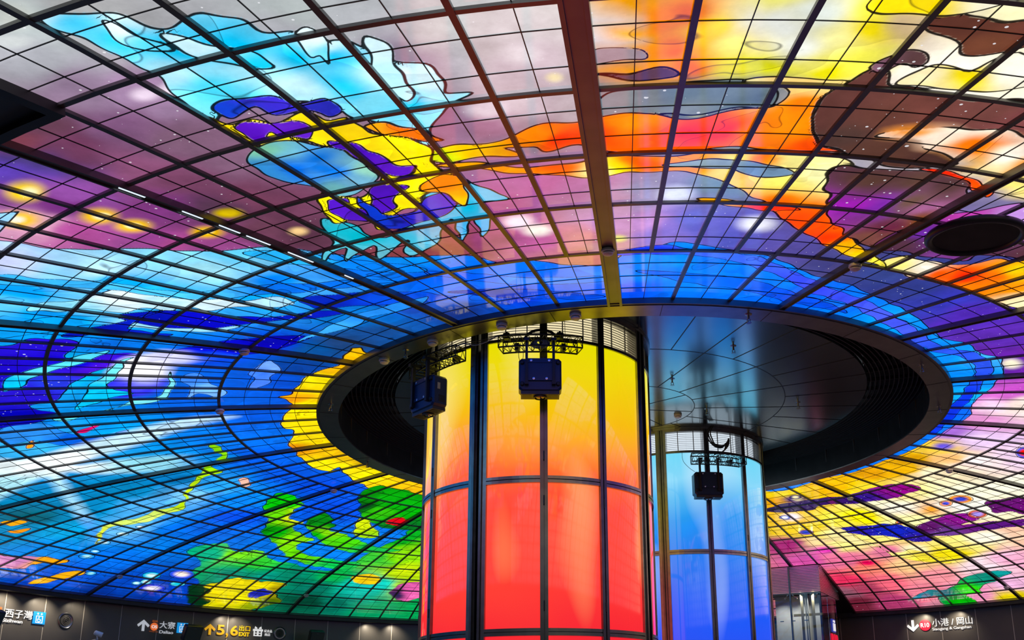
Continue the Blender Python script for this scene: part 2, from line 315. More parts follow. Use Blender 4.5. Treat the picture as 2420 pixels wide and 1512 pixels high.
ART_POLY=""".0028|.006|-3.4,-.9 -1.164,-1.658 -1.063,-1.598 -1.007,-1.536 -.945,-1.51 -.869,-1.493 -.812,-1.464 -.751,-1.441 -.671,-1.439 -.616,-1.413 -.565,-1.374 -.474,-1.342 -.385,-1.327 -.305,-1.306 -.251,-1.264 -.19,-1.272 -.107,-1.224 -.029,-1.221 .002,-1.272 .057,-1.288 .105,-1.316 .207,-1.28 .307,-1.22 .412,-1.115 .497,-1.056 .579,-.986 .685,-.879 .804,-.722 .876,-.691 .932,-.622 1.001,-.582 1.041,-.445 1.052,-.353 1.053,-.213 1.089,-.073 1.064,.098 1.032,.276 .967,.423 .894,.575 .787,.688 .595,.886 .3,.6 0,0 -.1,3.2 -3.4,3.2|-1.103,-1.509,d0d8f5 -1.063,-1.425,a0d8fa -1.173,-1.374,2aa0f0 -.984,-1.418,c8ecfa -.984,-1.347,30b0f8 -.85,-1.439,a0e0fa -.822,-1.362,b8ecfa -.691,-1.39,90d0f0 -.727,-1.423,80d0f0 -.96,-1.261,50c0f8 -1.117,-1.271,90d8f8 -1.214,-1.26,30a0f0 -1.339,-1.144,20a0e8 -1.233,-1.323,80d0f8 -.711,-1.278,2080e8 -.648,-1.209,60a8f0 -.655,-1.311,60a8f0 -.536,-1.278,1878e0 -.47,-1.355,3098e8 -.789,-1.2,48b0f8 -1.109,-1.125,40b0f0 -1.214,-1.112,1890e8 -1.386,-.968,30b8e0 -1.456,-.972,70d8f0 -1.205,-1.044,1070d0 -1.127,-1.04,2080e0 -1.038,-.865,2050e0 -1.234,-.574,1468d8 -1.094,-.588,1468d8 -1.143,-.354,1060d0 -.974,-.616,1058c8 -.885,-.695,204898 -.789,-.803,205898 -.705,-.827,2a4878 -.603,-.879,28508c -.61,-1.033,2080d0 -.504,-1.062,3050b0 -.423,-1.202,2868e0 -.345,-1.134,4078f0 -.247,-1.166,2078f0 -.163,-1.101,2868e8 -.071,-1.062,3868f0 -.066,-1.163,5088f8 .069,-1.147,1090f8 .161,-1.114,1888f8 .11,-1.215,2090f0 .258,-1.057,1078f0 .195,-1.231,2878e8 .339,-1.129,2088f8 .407,-.999,2868e8 .513,-.944,2080f8 .635,-.848,38a0f8 .744,-.748,2090f0 .855,-.562,1890f0 .96,-.575,60b0f8 .967,-.396,1090f0 1.027,-.289,20b8f8 1.02,-.124,1070f0 1.036,.141,1880f0 .961,.398,2080f0 -1.235,-.261,2070e0 -1.319,-.258,3088e8 -1.524,-.382,40a8f0 -1.815,-.441,60b8e8 -1.663,-.476,50a8e8 -1.719,-.565,3080d8 -1.637,-.044,50a8d8 -1.646,.119,2078b0 -1.825,.165,3088b8 -2.029,.245,1888b8 -2.198,.21,106878 -2.346,.314,2890c0 -2.206,.405,30a8d8 -1.862,.385,70b8f0 -1.673,.337,90c8f4 -2.041,.563,80c0f0 -1.892,.687,1878e0 -1.568,.287,50a8f0 -1.31,.051,1868e0 -1.277,.286,1060d8 -1.215,.487,1058d8 -1.552,.477,3090f0 -2.382,.553,2090e0 -2.272,.821,1878e0 -2.476,.856,1060d0 -2.61,.806,0c48b0 -2.351,1.146,0c50b8 -2.262,1.374,1048b8 -2.478,1.127,0a3890 -1.812,.748,1068d0 -1.635,.673,1858d8 -1.238,.772,1058d8 -2.371,1.385,0a3890 -1.376,1.347,1888e8 -.872,-.901,1048d0 -.916,-.473,1050c8 .024,-1.05,1858e0 -.214,-1.057,1038c0 -.374,-.975,203880
.002|.008|-.027,-1.276 .048,-1.311 .141,-1.281 .244,-1.251 .352,-1.153 .455,-1.038 .567,-.959 .692,-.821 .826,-.653 .909,-.629 .993,-.545 1.017,-.385 1.038,-.148 1.049,.092 1.017,.08 .995,-.203 .984,-.379 .961,-.512 .893,-.58 .803,-.624 .675,-.775 .55,-.911 .435,-.999 .332,-1.117 .232,-1.206 .143,-1.244 .04,-1.268|.023,-1.292,3048e8 .193,-1.25,5070f0 .397,-1.052,4858e8 .631,-.862,5868f0 .897,-.601,4060e0 1.019,-.166,2040d8
.0025|.014|-1.075,-1.296 -1.029,-1.314 -1.014,-1.293 -.978,-1.294 -.959,-1.245 -.906,-1.262 -.889,-1.222 -.852,-1.222 -.819,-1.194 -.76,-1.18 -.731,-1.132 -.796,-1.137 -.842,-1.164 -.903,-1.152 -.944,-1.185 -.99,-1.169 -1.034,-1.209 -1.09,-1.193 -1.141,-1.232 -1.192,-1.238 -1.232,-1.274 -1.201,-1.292 -1.154,-1.282|-1.025,-1.273,e8f6fc -.881,-1.2,e0f4fc -.786,-1.161,b8e0f8 -1.168,-1.261,a0e0f8 -.962,-1.222,c8eefc
.0025|.01|-1.327,-1.229 -1.217,-1.227 -1.128,-1.175 -1.017,-1.116 -.897,-1.038 -.963,-1.026 -1.059,-1.073 -1.194,-1.145 -1.319,-1.158 -1.374,-1.162|-1.265,-1.183,30a8f0 -1.03,-1.091,a8dcf8
*.0025|.008|-1.102,-1.187 -.986,-1.176 -.898,-1.122 -.804,-1.07 -.686,-1.073 -.617,-1.041 -.72,-1.031 -.834,-1.045 -.953,-1.047 -1.049,-1.093 -1.091,-1.141|-1.05,-1.144,1420b0 -.934,-1.088,1018c0 -.749,-1.061,1828b8
*.0025|.006|-1.12,-.916 -1.022,-.944 -.912,-.955 -.807,-.933 -.765,-.902 -.867,-.859 -.938,-.845 -1.017,-.863|-1.035,-.916,1420d0 -.857,-.912,1010a8
*.0025|.012|-1.5,-1.07 -1.384,-1.12 -1.31,-1.129 -1.262,-1.066 -1.338,-.994 -1.264,-.979 -1.193,-.92 -1.287,-.885 -1.368,-.878 -1.433,-.808 -1.513,-.735 -1.609,-.713 -1.58,-.628 -1.698,-.596 -1.793,-.668|-1.489,-.955,2410b8 -1.362,-.955,1818c8 -1.558,-.805,3020c0 -1.702,-.645,1008a8 -1.34,-.906,5828d0 -1.464,-.846,3848d8
.0025|.01|-.994,-1.179 -1.123,-1.101 -1.04,-1.033 -1.119,-1.036 -1.176,-1.094 -1.259,-1.103 -1.259,-1.134 -1.155,-1.13|-1.169,-1.106,1020a8 -1.059,-1.073,1830c0
.002|.01|-1.159,-1.465 -1.105,-1.399 -1.014,-1.353 -.919,-1.272 -.801,-1.256 -.682,-1.239 -.574,-1.239 -.485,-1.206 -.586,-1.202 -.697,-1.198 -.821,-1.211 -.937,-1.236 -1.036,-1.317 -1.125,-1.368 -1.187,-1.425|-1.12,-1.401,60b8f4 -.934,-1.277,70c8f8 -.689,-1.221,3078e0
.002|.01|-.711,-1.162 -.571,-1.161 -.457,-1.132 -.375,-1.074 -.491,-1.073 -.595,-1.08 -.682,-1.083|-.63,-1.124,1830b0 -.492,-1.108,2858d0
.002|.008|-.412,-1.249 -.313,-1.209 -.193,-1.169 -.067,-1.158 -.041,-1.125 -.161,-1.121 -.295,-1.155 -.385,-1.206|-.334,-1.193,2868e8 -.158,-1.146,4888f4
.002|.008|-.386,-1.116 -.256,-1.106 -.137,-1.071 -.043,-1.032 -.14,-1.023 -.263,-1.054|-.306,-1.089,1038b0 -.119,-1.047,2050c8
.002|.008|.023,-1.176 .132,-1.146 .261,-1.108 .407,-.999 .526,-.888 .418,-.939 .27,-1.03 .134,-1.096|.114,-1.131,1070e8 .412,-.972,1858d8
.002|.012|-1.768,-.601 -1.673,-.578 -1.646,-.464 -1.602,-.385 -1.521,-.389 -1.623,-.325 -1.713,-.353 -1.767,-.454 -1.856,-.474|-1.724,-.52,5098e8 -1.631,-.38,2868d8
.002|.012|-.436,-1.101 -.498,-1.046 -.568,-1.007 -.644,-.953 -.738,-.919 -.816,-.88 -.727,-.953 -.614,-1.019 -.518,-1.079|-.565,-1.015,4890e0 -.715,-.927,60b0f0
.002|.01|-.727,-1.423 -.633,-1.414 -.558,-1.343 -.45,-1.305 -.412,-1.249 -.511,-1.272 -.6,-1.319 -.686,-1.362|-.632,-1.373,58b8f0 -.49,-1.286,3888e8
0|.01|-1.373,-.792 -1.286,-.885 -1.205,-.936 -1.129,-.941 -1.071,-.908 -.98,-.848 -1.081,-.842 -1.154,-.825 -1.227,-.713 -1.32,-.642 -1.396,-.656 -1.41,-.714|-1.256,-.825,ffffff -1.265,-.867,ffffff -1.229,-.792,f8f8ff -1.088,-.895,d8d8fa -1.313,-.679,4040e0 -1.393,-.703,2c28d8 -1.366,-.788,3838e0 -1.243,-.722,5058e8 -1.02,-.858,3060e8
.0025|.012|-1.628,-.592 -1.515,-.616 -1.493,-.571 -1.389,-.626 -1.307,-.622 -1.229,-.715 -1.184,-.788 -1.206,-.722 -1.261,-.63 -1.328,-.582 -1.456,-.593 -1.576,-.557|-1.538,-.578,80e0f0 -1.284,-.643,a0f0fa
.0025|.014|-1.509,-.647 -1.383,-.798 -1.324,-.861 -1.266,-.903 -1.226,-.918 -1.305,-.851 -1.375,-.754 -1.357,-.683 -1.419,-.678|-1.427,-.724,50c8f0 -1.291,-.88,90e8f8
.0025|.012|-1.557,-.904 -1.466,-.942 -1.346,-.981 -1.243,-.996 -1.307,-.96 -1.428,-.919 -1.536,-.871 -1.595,-.849|-1.427,-.937,80e0f4 -1.534,-.889,50c0f0
.002|.01|-1.189,-.714 -1.122,-.758 -1.111,-.656 -1.124,-.561 -1.165,-.539 -1.189,-.593 -1.252,-.563 -1.192,-.636|-1.142,-.691,5890f0 -1.149,-.573,88b8f8
.002|.01|-1.007,-.707 -.92,-.781 -.92,-.708 -.971,-.653 -1.018,-.595 -1.063,-.574 -1.018,-.654|-.978,-.694,5080f0 -.945,-.718,88b0f8
0|.003|-2.009,-.369 -1.886,-.314 -1.754,-.332 -1.524,-.382 -1.329,-.406 -1.194,-.356 -1.354,-.326 -1.605,-.236 -1.806,-.179 -1.658,-.14 -1.476,-.073 -1.358,.024 -1.603,.035 -1.787,-.04 -1.881,-.126 -1.981,.098 -2.149,.6 -2.193,.57 -2.03,.116 -1.947,-.113 -2.084,-.059 -2.269,-.003|-1.909,-.279,f0fafc -1.816,-.231,f8fcfc -1.575,-.292,d0ecf8 -1.376,-.363,c8e4f8 -1.616,-.084,a0d8e8 -2,.144,b0dcf4 -2.141,.539,60a8f0 -2.068,-.104,b8e4f0 -1.429,-.018,3888d0
.002|.016|-1.371,-.114 -1.375,-.039 -1.434,.06 -1.477,.088 -1.473,.146 -1.574,.196 -1.668,.31 -1.764,.458 -1.861,.482 -1.969,.526 -2.088,.522 -2.203,.649 -2.214,.638 -2.074,.467 -1.95,.456 -1.85,.426 -1.754,.403 -1.642,.239 -1.559,.148 -1.448,.024 -1.412,-.007 -1.397,-.103|-1.41,-.059,a0e030 -1.685,.329,c8e850 -1.952,.493,d8ec90 -2.16,.589,e0e870
.0035|.012|-.726,.674 -.838,.529 -.918,.373 -.665,-.737 -.777,-.672 -.86,-.633 -.912,-.572 -.969,-.501 -1.015,-.479 -1.003,-.402 -1.076,-.3 -1.112,-.2 -1.095,-.155 -1.147,-.021 -1.16,.075 -1.154,.21 -1.126,.316 -1.079,.271 -1.081,.391 -1.053,.573 -.964,.772 -.888,.92 -.3,.6 -.4,0 -.3,-.5|-.945,.295,b89018 -.781,-.658,e8b818 -.879,-.579,f8e820 -.984,-.372,fff060 -1.011,-.203,ffe818 -1.094,-.047,f8e010 -1.042,.154,e8c010 -1.132,.237,fff040 -1.022,.405,fff020 -1.151,.028,e09810 -.997,.556,ffd820 -.895,.71,f8c810 -1.003,-.444,f0a820 -.881,.803,e89010
.0025|.014|-1.983,.954 -1.885,.949 -1.811,.977 -1.82,1.113 -1.748,1.13 -1.736,1.308 -1.655,1.428 -1.576,1.577 -1.428,1.591 -1.266,1.4 -1.09,1.279 -.913,1.124 -1.062,2.554 -1.911,2.098 -2.098,1.79 -2.223,1.614 -2.215,1.453 -2.13,1.404 -2.084,1.212 -1.995,1.15|-1.921,1.073,30b090 -1.812,1.29,60d060 -1.944,1.362,10907c -1.703,1.566,108870 -1.52,1.676,30b060 -1.299,1.519,60c860 -1.129,1.527,a0e040 -1.208,1.762,d0e840 -1.488,1.955,18b8a8 -1.636,2.055,087060 -1.441,2.222,18a070 -1.253,2.253,20a868 -1.775,1.905,064838 -2.196,1.504,0a5038 -1.851,1.499,109888 -1.127,1.264,30a848 -1.416,1.863,20c8c0 -1.244,2.01,c8e050 -1.831,1.14,90e060 -1.686,1.775,0a7868
.003|.016|-1.502,.599 -1.412,.512 -1.344,.537 -1.337,.613 -1.342,.695 -1.414,.755 -1.468,.852 -1.439,.919 -1.506,.959 -1.497,1.069 -1.476,1.161 -1.569,1.188 -1.565,1.353 -1.452,1.457 -1.338,1.582 -1.476,1.606 -1.59,1.488 -1.646,1.345 -1.672,1.193 -1.662,1.024 -1.653,.896 -1.579,.812 -1.551,.695|-1.451,.568,30b838 -1.388,.634,50d048 -1.49,.762,80d838 -1.423,.832,e8f070 -1.601,.955,38b830 -1.562,1.112,a0e848 -1.571,1.309,80d850 -1.621,.91,108028 -1.47,1.515,50c870
.003|.016|-1.363,.845 -1.301,.827 -1.312,.96 -1.357,1.027 -1.313,1.088 -1.274,1.211 -1.213,1.358 -1.134,1.458 -1.31,1.406 -1.412,1.262 -1.455,1.119 -1.434,.96|-1.362,.928,208838 -1.383,1.078,a0e040 -1.341,1.231,70d850 -1.434,1.084,30b030 -1.263,1.388,50c068
.003|.014|-1.15,.723 -1.104,.626 -1.027,.572 -.963,.627 -.912,.704 -.859,.87 -.926,1.182 -1.027,1.188 -1.103,1.132 -1.157,1.008 -1.173,.895|-1.087,.692,189028 -1.007,.726,20a828 -1.09,.901,60c850 -.974,.887,38b838 -1.047,1.105,187838 -1.15,.784,0c5028
.003|.014|-1.234,.973 -1.173,.926 -1.164,1.03 -1.169,1.194 -1.232,1.204 -1.266,1.149|-1.204,1.037,d8e850 -1.205,1.178,b0e060
.003|.02|-2.153,1.494 -2.066,1.402 -1.963,1.407 -1.895,1.5 -1.814,1.572 -1.788,1.682 -1.868,1.716 -1.868,1.828 -1.96,1.844 -2.098,1.79 -2.204,1.67|-2.054,1.472,e8d828 -2.039,1.645,f0e838 -1.908,1.589,f0e030 -1.93,1.825,506818 -2.009,1.793,98a828 -2.173,1.65,d8d020 -1.858,1.691,a89818 -1.987,1.624,e0d840
.0025|.02|-1.961,1.613 -1.897,1.617 -1.881,1.693 -1.94,1.7 -1.976,1.709|-1.933,1.654,2830a8
.0025|.02|-1.333,1.969 -1.249,1.93 -1.145,1.987 -1.141,2.191 -1.282,2.168 -1.333,2.083|-1.322,2.038,202050 -1.251,2.039,e070b0 -1.199,2.124,f080b8
.002|.012|-1.461,1.741 -1.397,1.714 -1.338,1.783 -1.37,1.861 -1.443,1.837|-1.405,1.783,f0d030
.002|.016|-1.089,1.025 -1.039,.996 -1.021,1.065 -1.073,1.094|-1.055,1.045,d82838
.002|.02|-2.185,1.386 -2.115,1.371 -2.099,1.478 -2.162,1.524 -2.154,1.606 -2.216,1.597 -2.228,1.504|-2.161,1.473,083820
0|.012|-.031,-2.139 .372,-2.105 .364,-2.01 .347,-1.937 .339,-1.891 .288,-1.878 .22,-1.888 .142,-1.898 .054,-1.907 -.033,-1.921 -.032,-1.941 .021,-1.949 -.021,-1.968 -.03,-1.989 .021,-1.997 -.019,-2.013 -.028,-2.034 .021,-2.038 -.008,-2.058 -.031,-2.077|-.017,-2.067,d0a040 .001,-2.048,e8a020 -.015,-1.996,c8b0a0 .011,-2.021,f0b028 .045,-2.035,f08c10 .073,-1.978,e87010 .053,-1.94,f0a020 .088,-2.048,d86818 .096,-1.936,e06010 .111,-2.002,f0c020 .11,-1.955,e8a818 .13,-2.018,f0d830 .15,-1.97,f0ec90 .158,-2.024,ecece0 .194,-2.013,e8ecec .216,-1.974,e8ecec .238,-2.035,e0e8e8 .263,-1.989,f0ecb0 .293,-2.005,f0dc30 .3,-1.94,f0ec80 .183,-1.923,e8e850 .252,-1.918,e8e050 .298,-2.039,f0e878 .33,-2.012,d0b8a0 .141,-1.911,e0d840 .186,-2.064,f0ec90
.002|.012|-.033,-1.979 -.01,-1.986 .021,-1.971 .032,-1.96 .016,-1.952 -.032,-1.949|-.01,-1.967,a0949c
.003|.008|-.033,-1.926 .01,-1.926 .053,-1.94 .075,-1.928 .07,-1.916 .021,-1.914|.021,-1.925,604858
*.0035|.008|-.018,-1.882 .032,-1.895 .099,-1.899 .154,-1.895 .19,-1.869 .209,-1.839 .198,-1.814 .157,-1.813 .111,-1.806 .057,-1.82 -.014,-1.808 -.037,-1.828|.021,-1.868,858a90 .078,-1.874,74848a .134,-1.874,809098 .183,-1.841,687880 .092,-1.824,8c9498
.003|.01|-.312,-1.733 -.256,-1.752 -.197,-1.759 -.156,-1.783 -.117,-1.801 -.062,-1.804 -.014,-1.813 .039,-1.822 .106,-1.794 .175,-1.809 .209,-1.821 .22,-1.856 .154,-1.893 .285,-1.889 .28,-1.862 .274,-1.811 .287,-1.748 .315,-1.699 .351,-1.679 .267,-1.687 .163,-1.7 .087,-1.699 -.017,-1.704 -.067,-1.727 -.113,-1.716 -.137,-1.737 -.182,-1.732 -.153,-1.708 -.24,-1.703 -.287,-1.699|-.275,-1.722,d0e060 -.219,-1.742,f0c048 -.132,-1.777,f09030 -.09,-1.758,e84828 -.04,-1.765,f05828 .022,-1.796,ff9840 .047,-1.742,f87038 .096,-1.763,f05020 .144,-1.772,f05030 .184,-1.742,f88838 .254,-1.763,f89830 .254,-1.824,f88828 .272,-1.874,f8e0a0 .216,-1.884,f8d898 .166,-1.882,f8f0c0 .31,-1.692,f06020
.003|.01|-.302,-1.693 -.229,-1.69 -.145,-1.668 -.077,-1.678 -.017,-1.693 .061,-1.69 .139,-1.691 .216,-1.685 .282,-1.677 .355,-1.665 .373,-1.616 .357,-1.554 .368,-1.467 .408,-1.371 .473,-1.265 .553,-1.151 .49,-1.198 .416,-1.266 .332,-1.363 .288,-1.443 .232,-1.527 .162,-1.582 .09,-1.624 .009,-1.639 -.046,-1.623 -.127,-1.644 -.22,-1.664|-.257,-1.682,f0b038 -.178,-1.67,f0a040 -.098,-1.666,e85828 -.045,-1.651,fff0b8 -.018,-1.656,fff060 .022,-1.666,f06030 .101,-1.677,f8a030 .168,-1.659,fff0a0 .219,-1.667,f88828 .287,-1.651,fff8b0 .332,-1.587,fffcc8 .29,-1.557,f8f090 .28,-1.489,f07028 .331,-1.412,f86018 .386,-1.331,f85010 .44,-1.266,f8c030 .518,-1.186,fff080
.003|.008|.062,-1.663 .141,-1.665 .222,-1.643 .279,-1.621 .289,-1.602 .23,-1.59 .171,-1.626 .103,-1.641|.122,-1.651,98a8b0 .24,-1.616,7890a8
.0025|.01|.125,-1.518 .183,-1.517 .258,-1.49 .306,-1.47 .324,-1.45 .263,-1.457 .201,-1.484|.169,-1.504,f8b840 .276,-1.471,e84818
*.004|.014|.282,-1.786 .278,-1.851 .29,-1.878 .332,-1.907 .372,-1.868 .441,-1.857 .489,-1.845 .569,-1.811 .612,-1.711 .53,-1.751 .473,-1.765 .417,-1.754 .381,-1.732 .448,-1.714 .519,-1.649 .499,-1.63 .432,-1.641 .349,-1.688 .317,-1.706 .293,-1.747|.297,-1.81,5c3c38 .327,-1.831,684440 .38,-1.781,6c4840 .427,-1.815,744a44 .48,-1.824,7a504c .551,-1.787,805050 .406,-1.688,5c4038 .479,-1.654,4c3430 .333,-1.732,54403c
*.0035|.012|.368,-2.06 .368,-2.027 .36,-2.008 .405,-1.974 .435,-1.947 .469,-1.948 .497,-1.977 .474,-2.03 .42,-2.024|.393,-2.008,5c3830 .447,-1.979,704838 .466,-2.005,6a4038
*.003|.012|.342,-1.937 .358,-1.95 .382,-1.94 .394,-1.924 .381,-1.909 .358,-1.916 .339,-1.891 .322,-1.913|.375,-1.927,584040 .338,-1.912,806070
*.004|.014|.353,-1.617 .394,-1.638 .478,-1.616 .546,-1.589 .606,-1.499 .596,-1.445 .558,-1.359 .515,-1.261 .468,-1.287 .411,-1.361 .375,-1.448 .357,-1.537|.401,-1.584,584038 .468,-1.582,604840 .552,-1.532,584040 .39,-1.484,a038b0 .448,-1.482,8038a8 .498,-1.481,786050 .546,-1.445,a87098 .493,-1.369,6c3048 .465,-1.329,785048 .548,-1.389,805028
*.0035|.012|.489,-1.265 .519,-1.359 .565,-1.408 .639,-1.446 .717,-1.466 .825,-1.211 .762,-1.225 .689,-1.247 .671,-1.206 .598,-1.226 .543,-1.248|.513,-1.297,603058 .582,-1.329,7038a0 .631,-1.409,b850a8 .704,-1.411,c8a0e0 .646,-1.257,804890 .729,-1.249,583848 .767,-1.273,583840 .562,-1.266,5a3c48
0|.012|.391,-1.742 .443,-1.766 .511,-1.738 .625,-1.681 .702,-1.5 .614,-1.549 .525,-1.612 .54,-1.641 .494,-1.685|.419,-1.748,f8a048 .453,-1.733,fff0e0 .526,-1.698,f88030 .592,-1.655,fffaf0 .577,-1.611,fff0c0 .635,-1.611,f09830 .648,-1.549,fff0a0 .521,-1.642,f8c060
.003|.012|.525,-1.193 .564,-1.23 .616,-1.195 .687,-1.184 .723,-1.222 .777,-1.207 .817,-1.228 .936,-.946 .864,-.965 .765,-1.036 .661,-1.081 .585,-1.128|.563,-1.175,fff4a0 .615,-1.172,fffef0 .65,-1.142,f86020 .713,-1.133,f84018 .771,-1.137,f87818 .803,-1.163,f8e060 .841,-1.068,f89820 .889,-.995,fff0c8 .751,-1.074,f88828
.0025|.01|.279,-2.041 .325,-2.029 .381,-2.029 .456,-2.071 .436,-2.116 .332,-2.108|.356,-2.036,f8e050 .42,-2.049,fffbe8
.003|.01|.37,-1.874 .388,-1.904 .413,-1.923 .458,-1.911 .494,-1.949 .54,-1.878 .48,-1.869 .422,-1.866|.404,-1.888,fff4d0 .443,-1.897,f0dc40 .49,-1.91,fffdf4
.0025|.01|.47,-1.621 .519,-1.609 .575,-1.565 .627,-1.532 .633,-1.499 .593,-1.532 .535,-1.584|.53,-1.597,f04820 .607,-1.532,f86828
*.0025|.014|.593,1.15 .641,1.087 .754,.992 .895,.89 .989,.772 1.056,.708 1.166,.718 1.15,.811 1.092,.915 1,.97 .865,1.009 .775,1.115 .653,1.178|.682,1.117,302050 .839,.968,382060 1.001,.897,382088 1.076,.785,902890 1.119,.758,902080
*.0025|.014|.987,1.362 1.085,1.267 1.157,1.213 1.272,1.264 1.393,1.36 1.374,1.429 1.258,1.428 1.132,1.389|1.044,1.337,3028a0 1.21,1.313,2030b8 1.345,1.395,302090
*.0025|.014|1.283,1.237 1.349,1.084 1.431,1.009 1.499,1.055 1.46,1.153 1.661,.977 1.732,1.028 1.561,1.187 1.468,1.296 1.369,1.344|1.358,1.237,602068 1.436,1.078,902890 1.586,1.104,582078 1.428,1.287,704890
*.0025|.014|1.459,.86 1.503,.775 1.608,.711 1.685,.908 1.598,.898 1.55,.953|1.518,.861,602068 1.602,.822,702078
.0025|.012|.658,1.362 .817,1.37 .986,1.338 1.218,1.59 1.319,1.59 1.366,1.543 1.575,1.649 1.341,1.677 1.17,1.553 .958,1.498 .731,1.456|.823,1.405,f0d060 1.028,1.451,fff0b8 1.267,1.625,fff0a8 1.473,1.641,f0e070
.003|.012|1.511,2.202 1.579,2.027 1.67,1.972 1.7,1.795 1.796,1.661 1.852,1.642 1.816,1.779 1.775,1.905 1.81,1.951 1.745,2.01 1.823,2.062 1.683,2.171 1.617,2.087|1.562,2.124,1888a0 1.644,2.029,186878 1.72,2.072,188848 1.772,1.962,60d848 1.788,1.754,109080 1.821,1.677,10a0a0 1.752,2.108,50c838
.0035|.014|-.62,-2.151 -.584,-2.156 -.536,-2.159 -.511,-2.146 -.486,-2.112 -.45,-2.126 -.42,-2.108 -.406,-2.075 -.37,-2.078 -.354,-2.053 -.32,-2.065 -.293,-2.057 -.282,-2.023 -.255,-2.009 -.234,-1.986 -.224,-1.949 -.225,-1.906 -.197,-1.902 -.235,-1.855 -.265,-1.797 -.292,-1.761 -.32,-1.825 -.364,-1.879 -.403,-1.919 -.454,-1.934 -.508,-1.913 -.545,-1.89 -.544,-1.935 -.552,-1.986 -.562,-2.054 -.583,-2.096 -.61,-2.124|-.61,-2.145,c8ecfa -.581,-2.131,60d0f4 -.543,-2.097,50ccf2 -.53,-2.137,e0f8ff -.498,-2.06,40c8f0 -.525,-2.007,c8f0fc -.489,-1.957,70dcf6 -.446,-2.051,30c0ec -.443,-2.011,c0f0fc -.387,-2.021,38c4ec -.408,-1.964,d8f6fc -.357,-1.955,50ccf0 -.338,-2.041,e0f8fc -.328,-2.011,28bce8 -.316,-1.903,98e4f8 -.273,-1.962,e8fbff -.278,-2.003,b8ecfa -.235,-1.935,d8f6fc -.264,-1.883,40c8ec -.233,-1.89,b8ecfa -.266,-1.823,98e0f8
.003|.012|-.37,-2.065 -.351,-2.088 -.336,-2.077 -.332,-2.045 -.341,-2.003 -.349,-2.024 -.365,-2.022|-.356,-2.062,f0fcff -.341,-2.032,80d8f4
.003|.012|-.29,-2.033 -.276,-2.063 -.262,-2.043 -.26,-1.99 -.26,-1.922 -.283,-1.898 -.291,-1.954 -.29,-1.995|-.277,-2.041,e0f8ff -.278,-1.941,c8f2fc
.003|.012|-.499,-2.106 -.481,-2.085 -.446,-2.051 -.423,-2.008 -.447,-2.002 -.483,-2.039 -.503,-2.071|-.487,-2.081,d8f6fe -.443,-2.011,58d0f2
.003|.012|-.551,-2.141 -.526,-2.119 -.507,-2.072 -.528,-2.071 -.55,-2.103|-.539,-2.122,f0fcff -.523,-2.079,78daf6
.0035|.01|-.593,-1.34 -.533,-1.455 -.526,-1.532 -.483,-1.503 -.448,-1.435 -.36,-1.534 -.299,-1.642 -.255,-1.619 -.197,-1.558 -.261,-1.548 -.243,-1.475 -.265,-1.399 -.281,-1.481 -.312,-1.376 -.318,-1.488 -.366,-1.376 -.423,-1.344 -.413,-1.417 -.477,-1.33 -.474,-1.399 -.538,-1.326 -.523,-1.4|-.549,-1.396,78c8d8 -.485,-1.444,48b8c8 -.425,-1.43,60b8d0 -.363,-1.458,88b8d8 -.296,-1.558,48b8d8 -.24,-1.583,80c8e8 -.47,-1.355,80c0d0 -.288,-1.443,60b0e0
.0035|.012|-.545,-1.9 -.527,-1.871 -.494,-1.879 -.472,-1.86 -.436,-1.892 -.408,-1.87 -.367,-1.871 -.351,-1.824 -.318,-1.808 -.291,-1.767 -.302,-1.69 -.276,-1.654 -.334,-1.582 -.339,-1.53 -.377,-1.555 -.437,-1.473 -.455,-1.544 -.504,-1.508 -.514,-1.566 -.498,-1.633 -.471,-1.61 -.43,-1.601 -.39,-1.643 -.377,-1.711 -.4,-1.766 -.439,-1.801 -.482,-1.803 -.525,-1.805|-.521,-1.857,f8e020 -.477,-1.848,fff060 -.421,-1.85,f8e018 -.372,-1.815,f8d818 -.326,-1.78,fff050 -.309,-1.691,f8e028 -.35,-1.635,fff068 -.412,-1.562,f8e020 -.473,-1.557,fff048 -.412,-1.614,e8e848
.003|.014|-.543,-1.779 -.508,-1.802 -.47,-1.801 -.425,-1.788 -.394,-1.754 -.381,-1.697 -.403,-1.646 -.449,-1.609 -.492,-1.621 -.52,-1.67 -.549,-1.701 -.556,-1.741|-.515,-1.783,90c8a8 -.482,-1.769,88c0d0 -.451,-1.748,2070d0 -.491,-1.711,1868d8 -.441,-1.701,2078e0 -.424,-1.666,88b8d0 -.398,-1.708,a8d8c0 -.471,-1.652,88c0c0 -.537,-1.729,4888c0
.0025|.02|-.527,-1.852 -.5,-1.866 -.477,-1.855 -.449,-1.858 -.435,-1.837 -.444,-1.805 -.469,-1.805 -.481,-1.83 -.505,-1.808 -.525,-1.819|-.512,-1.836,5820b0 -.459,-1.832,6830c0
.0025|.02|-.405,-1.808 -.379,-1.792 -.351,-1.768 -.335,-1.718 -.322,-1.693 -.358,-1.682 -.374,-1.721 -.388,-1.761 -.41,-1.775|-.382,-1.782,5020b0 -.345,-1.705,6028b8
.0025|.02|-.499,-1.59 -.462,-1.591 -.438,-1.55 -.386,-1.643 -.352,-1.628 -.369,-1.589 -.417,-1.545 -.463,-1.518 -.495,-1.534|-.486,-1.564,5828b8 -.385,-1.609,5020a8
.003|.014|-.525,-1.908 -.497,-1.939 -.451,-1.941 -.424,-1.922 -.389,-1.925 -.377,-1.893 -.404,-1.881 -.433,-1.899 -.466,-1.89 -.484,-1.917 -.514,-1.887|-.51,-1.91,2848c0 -.456,-1.929,4838c8 -.417,-1.91,3838b8 -.387,-1.898,3030a8
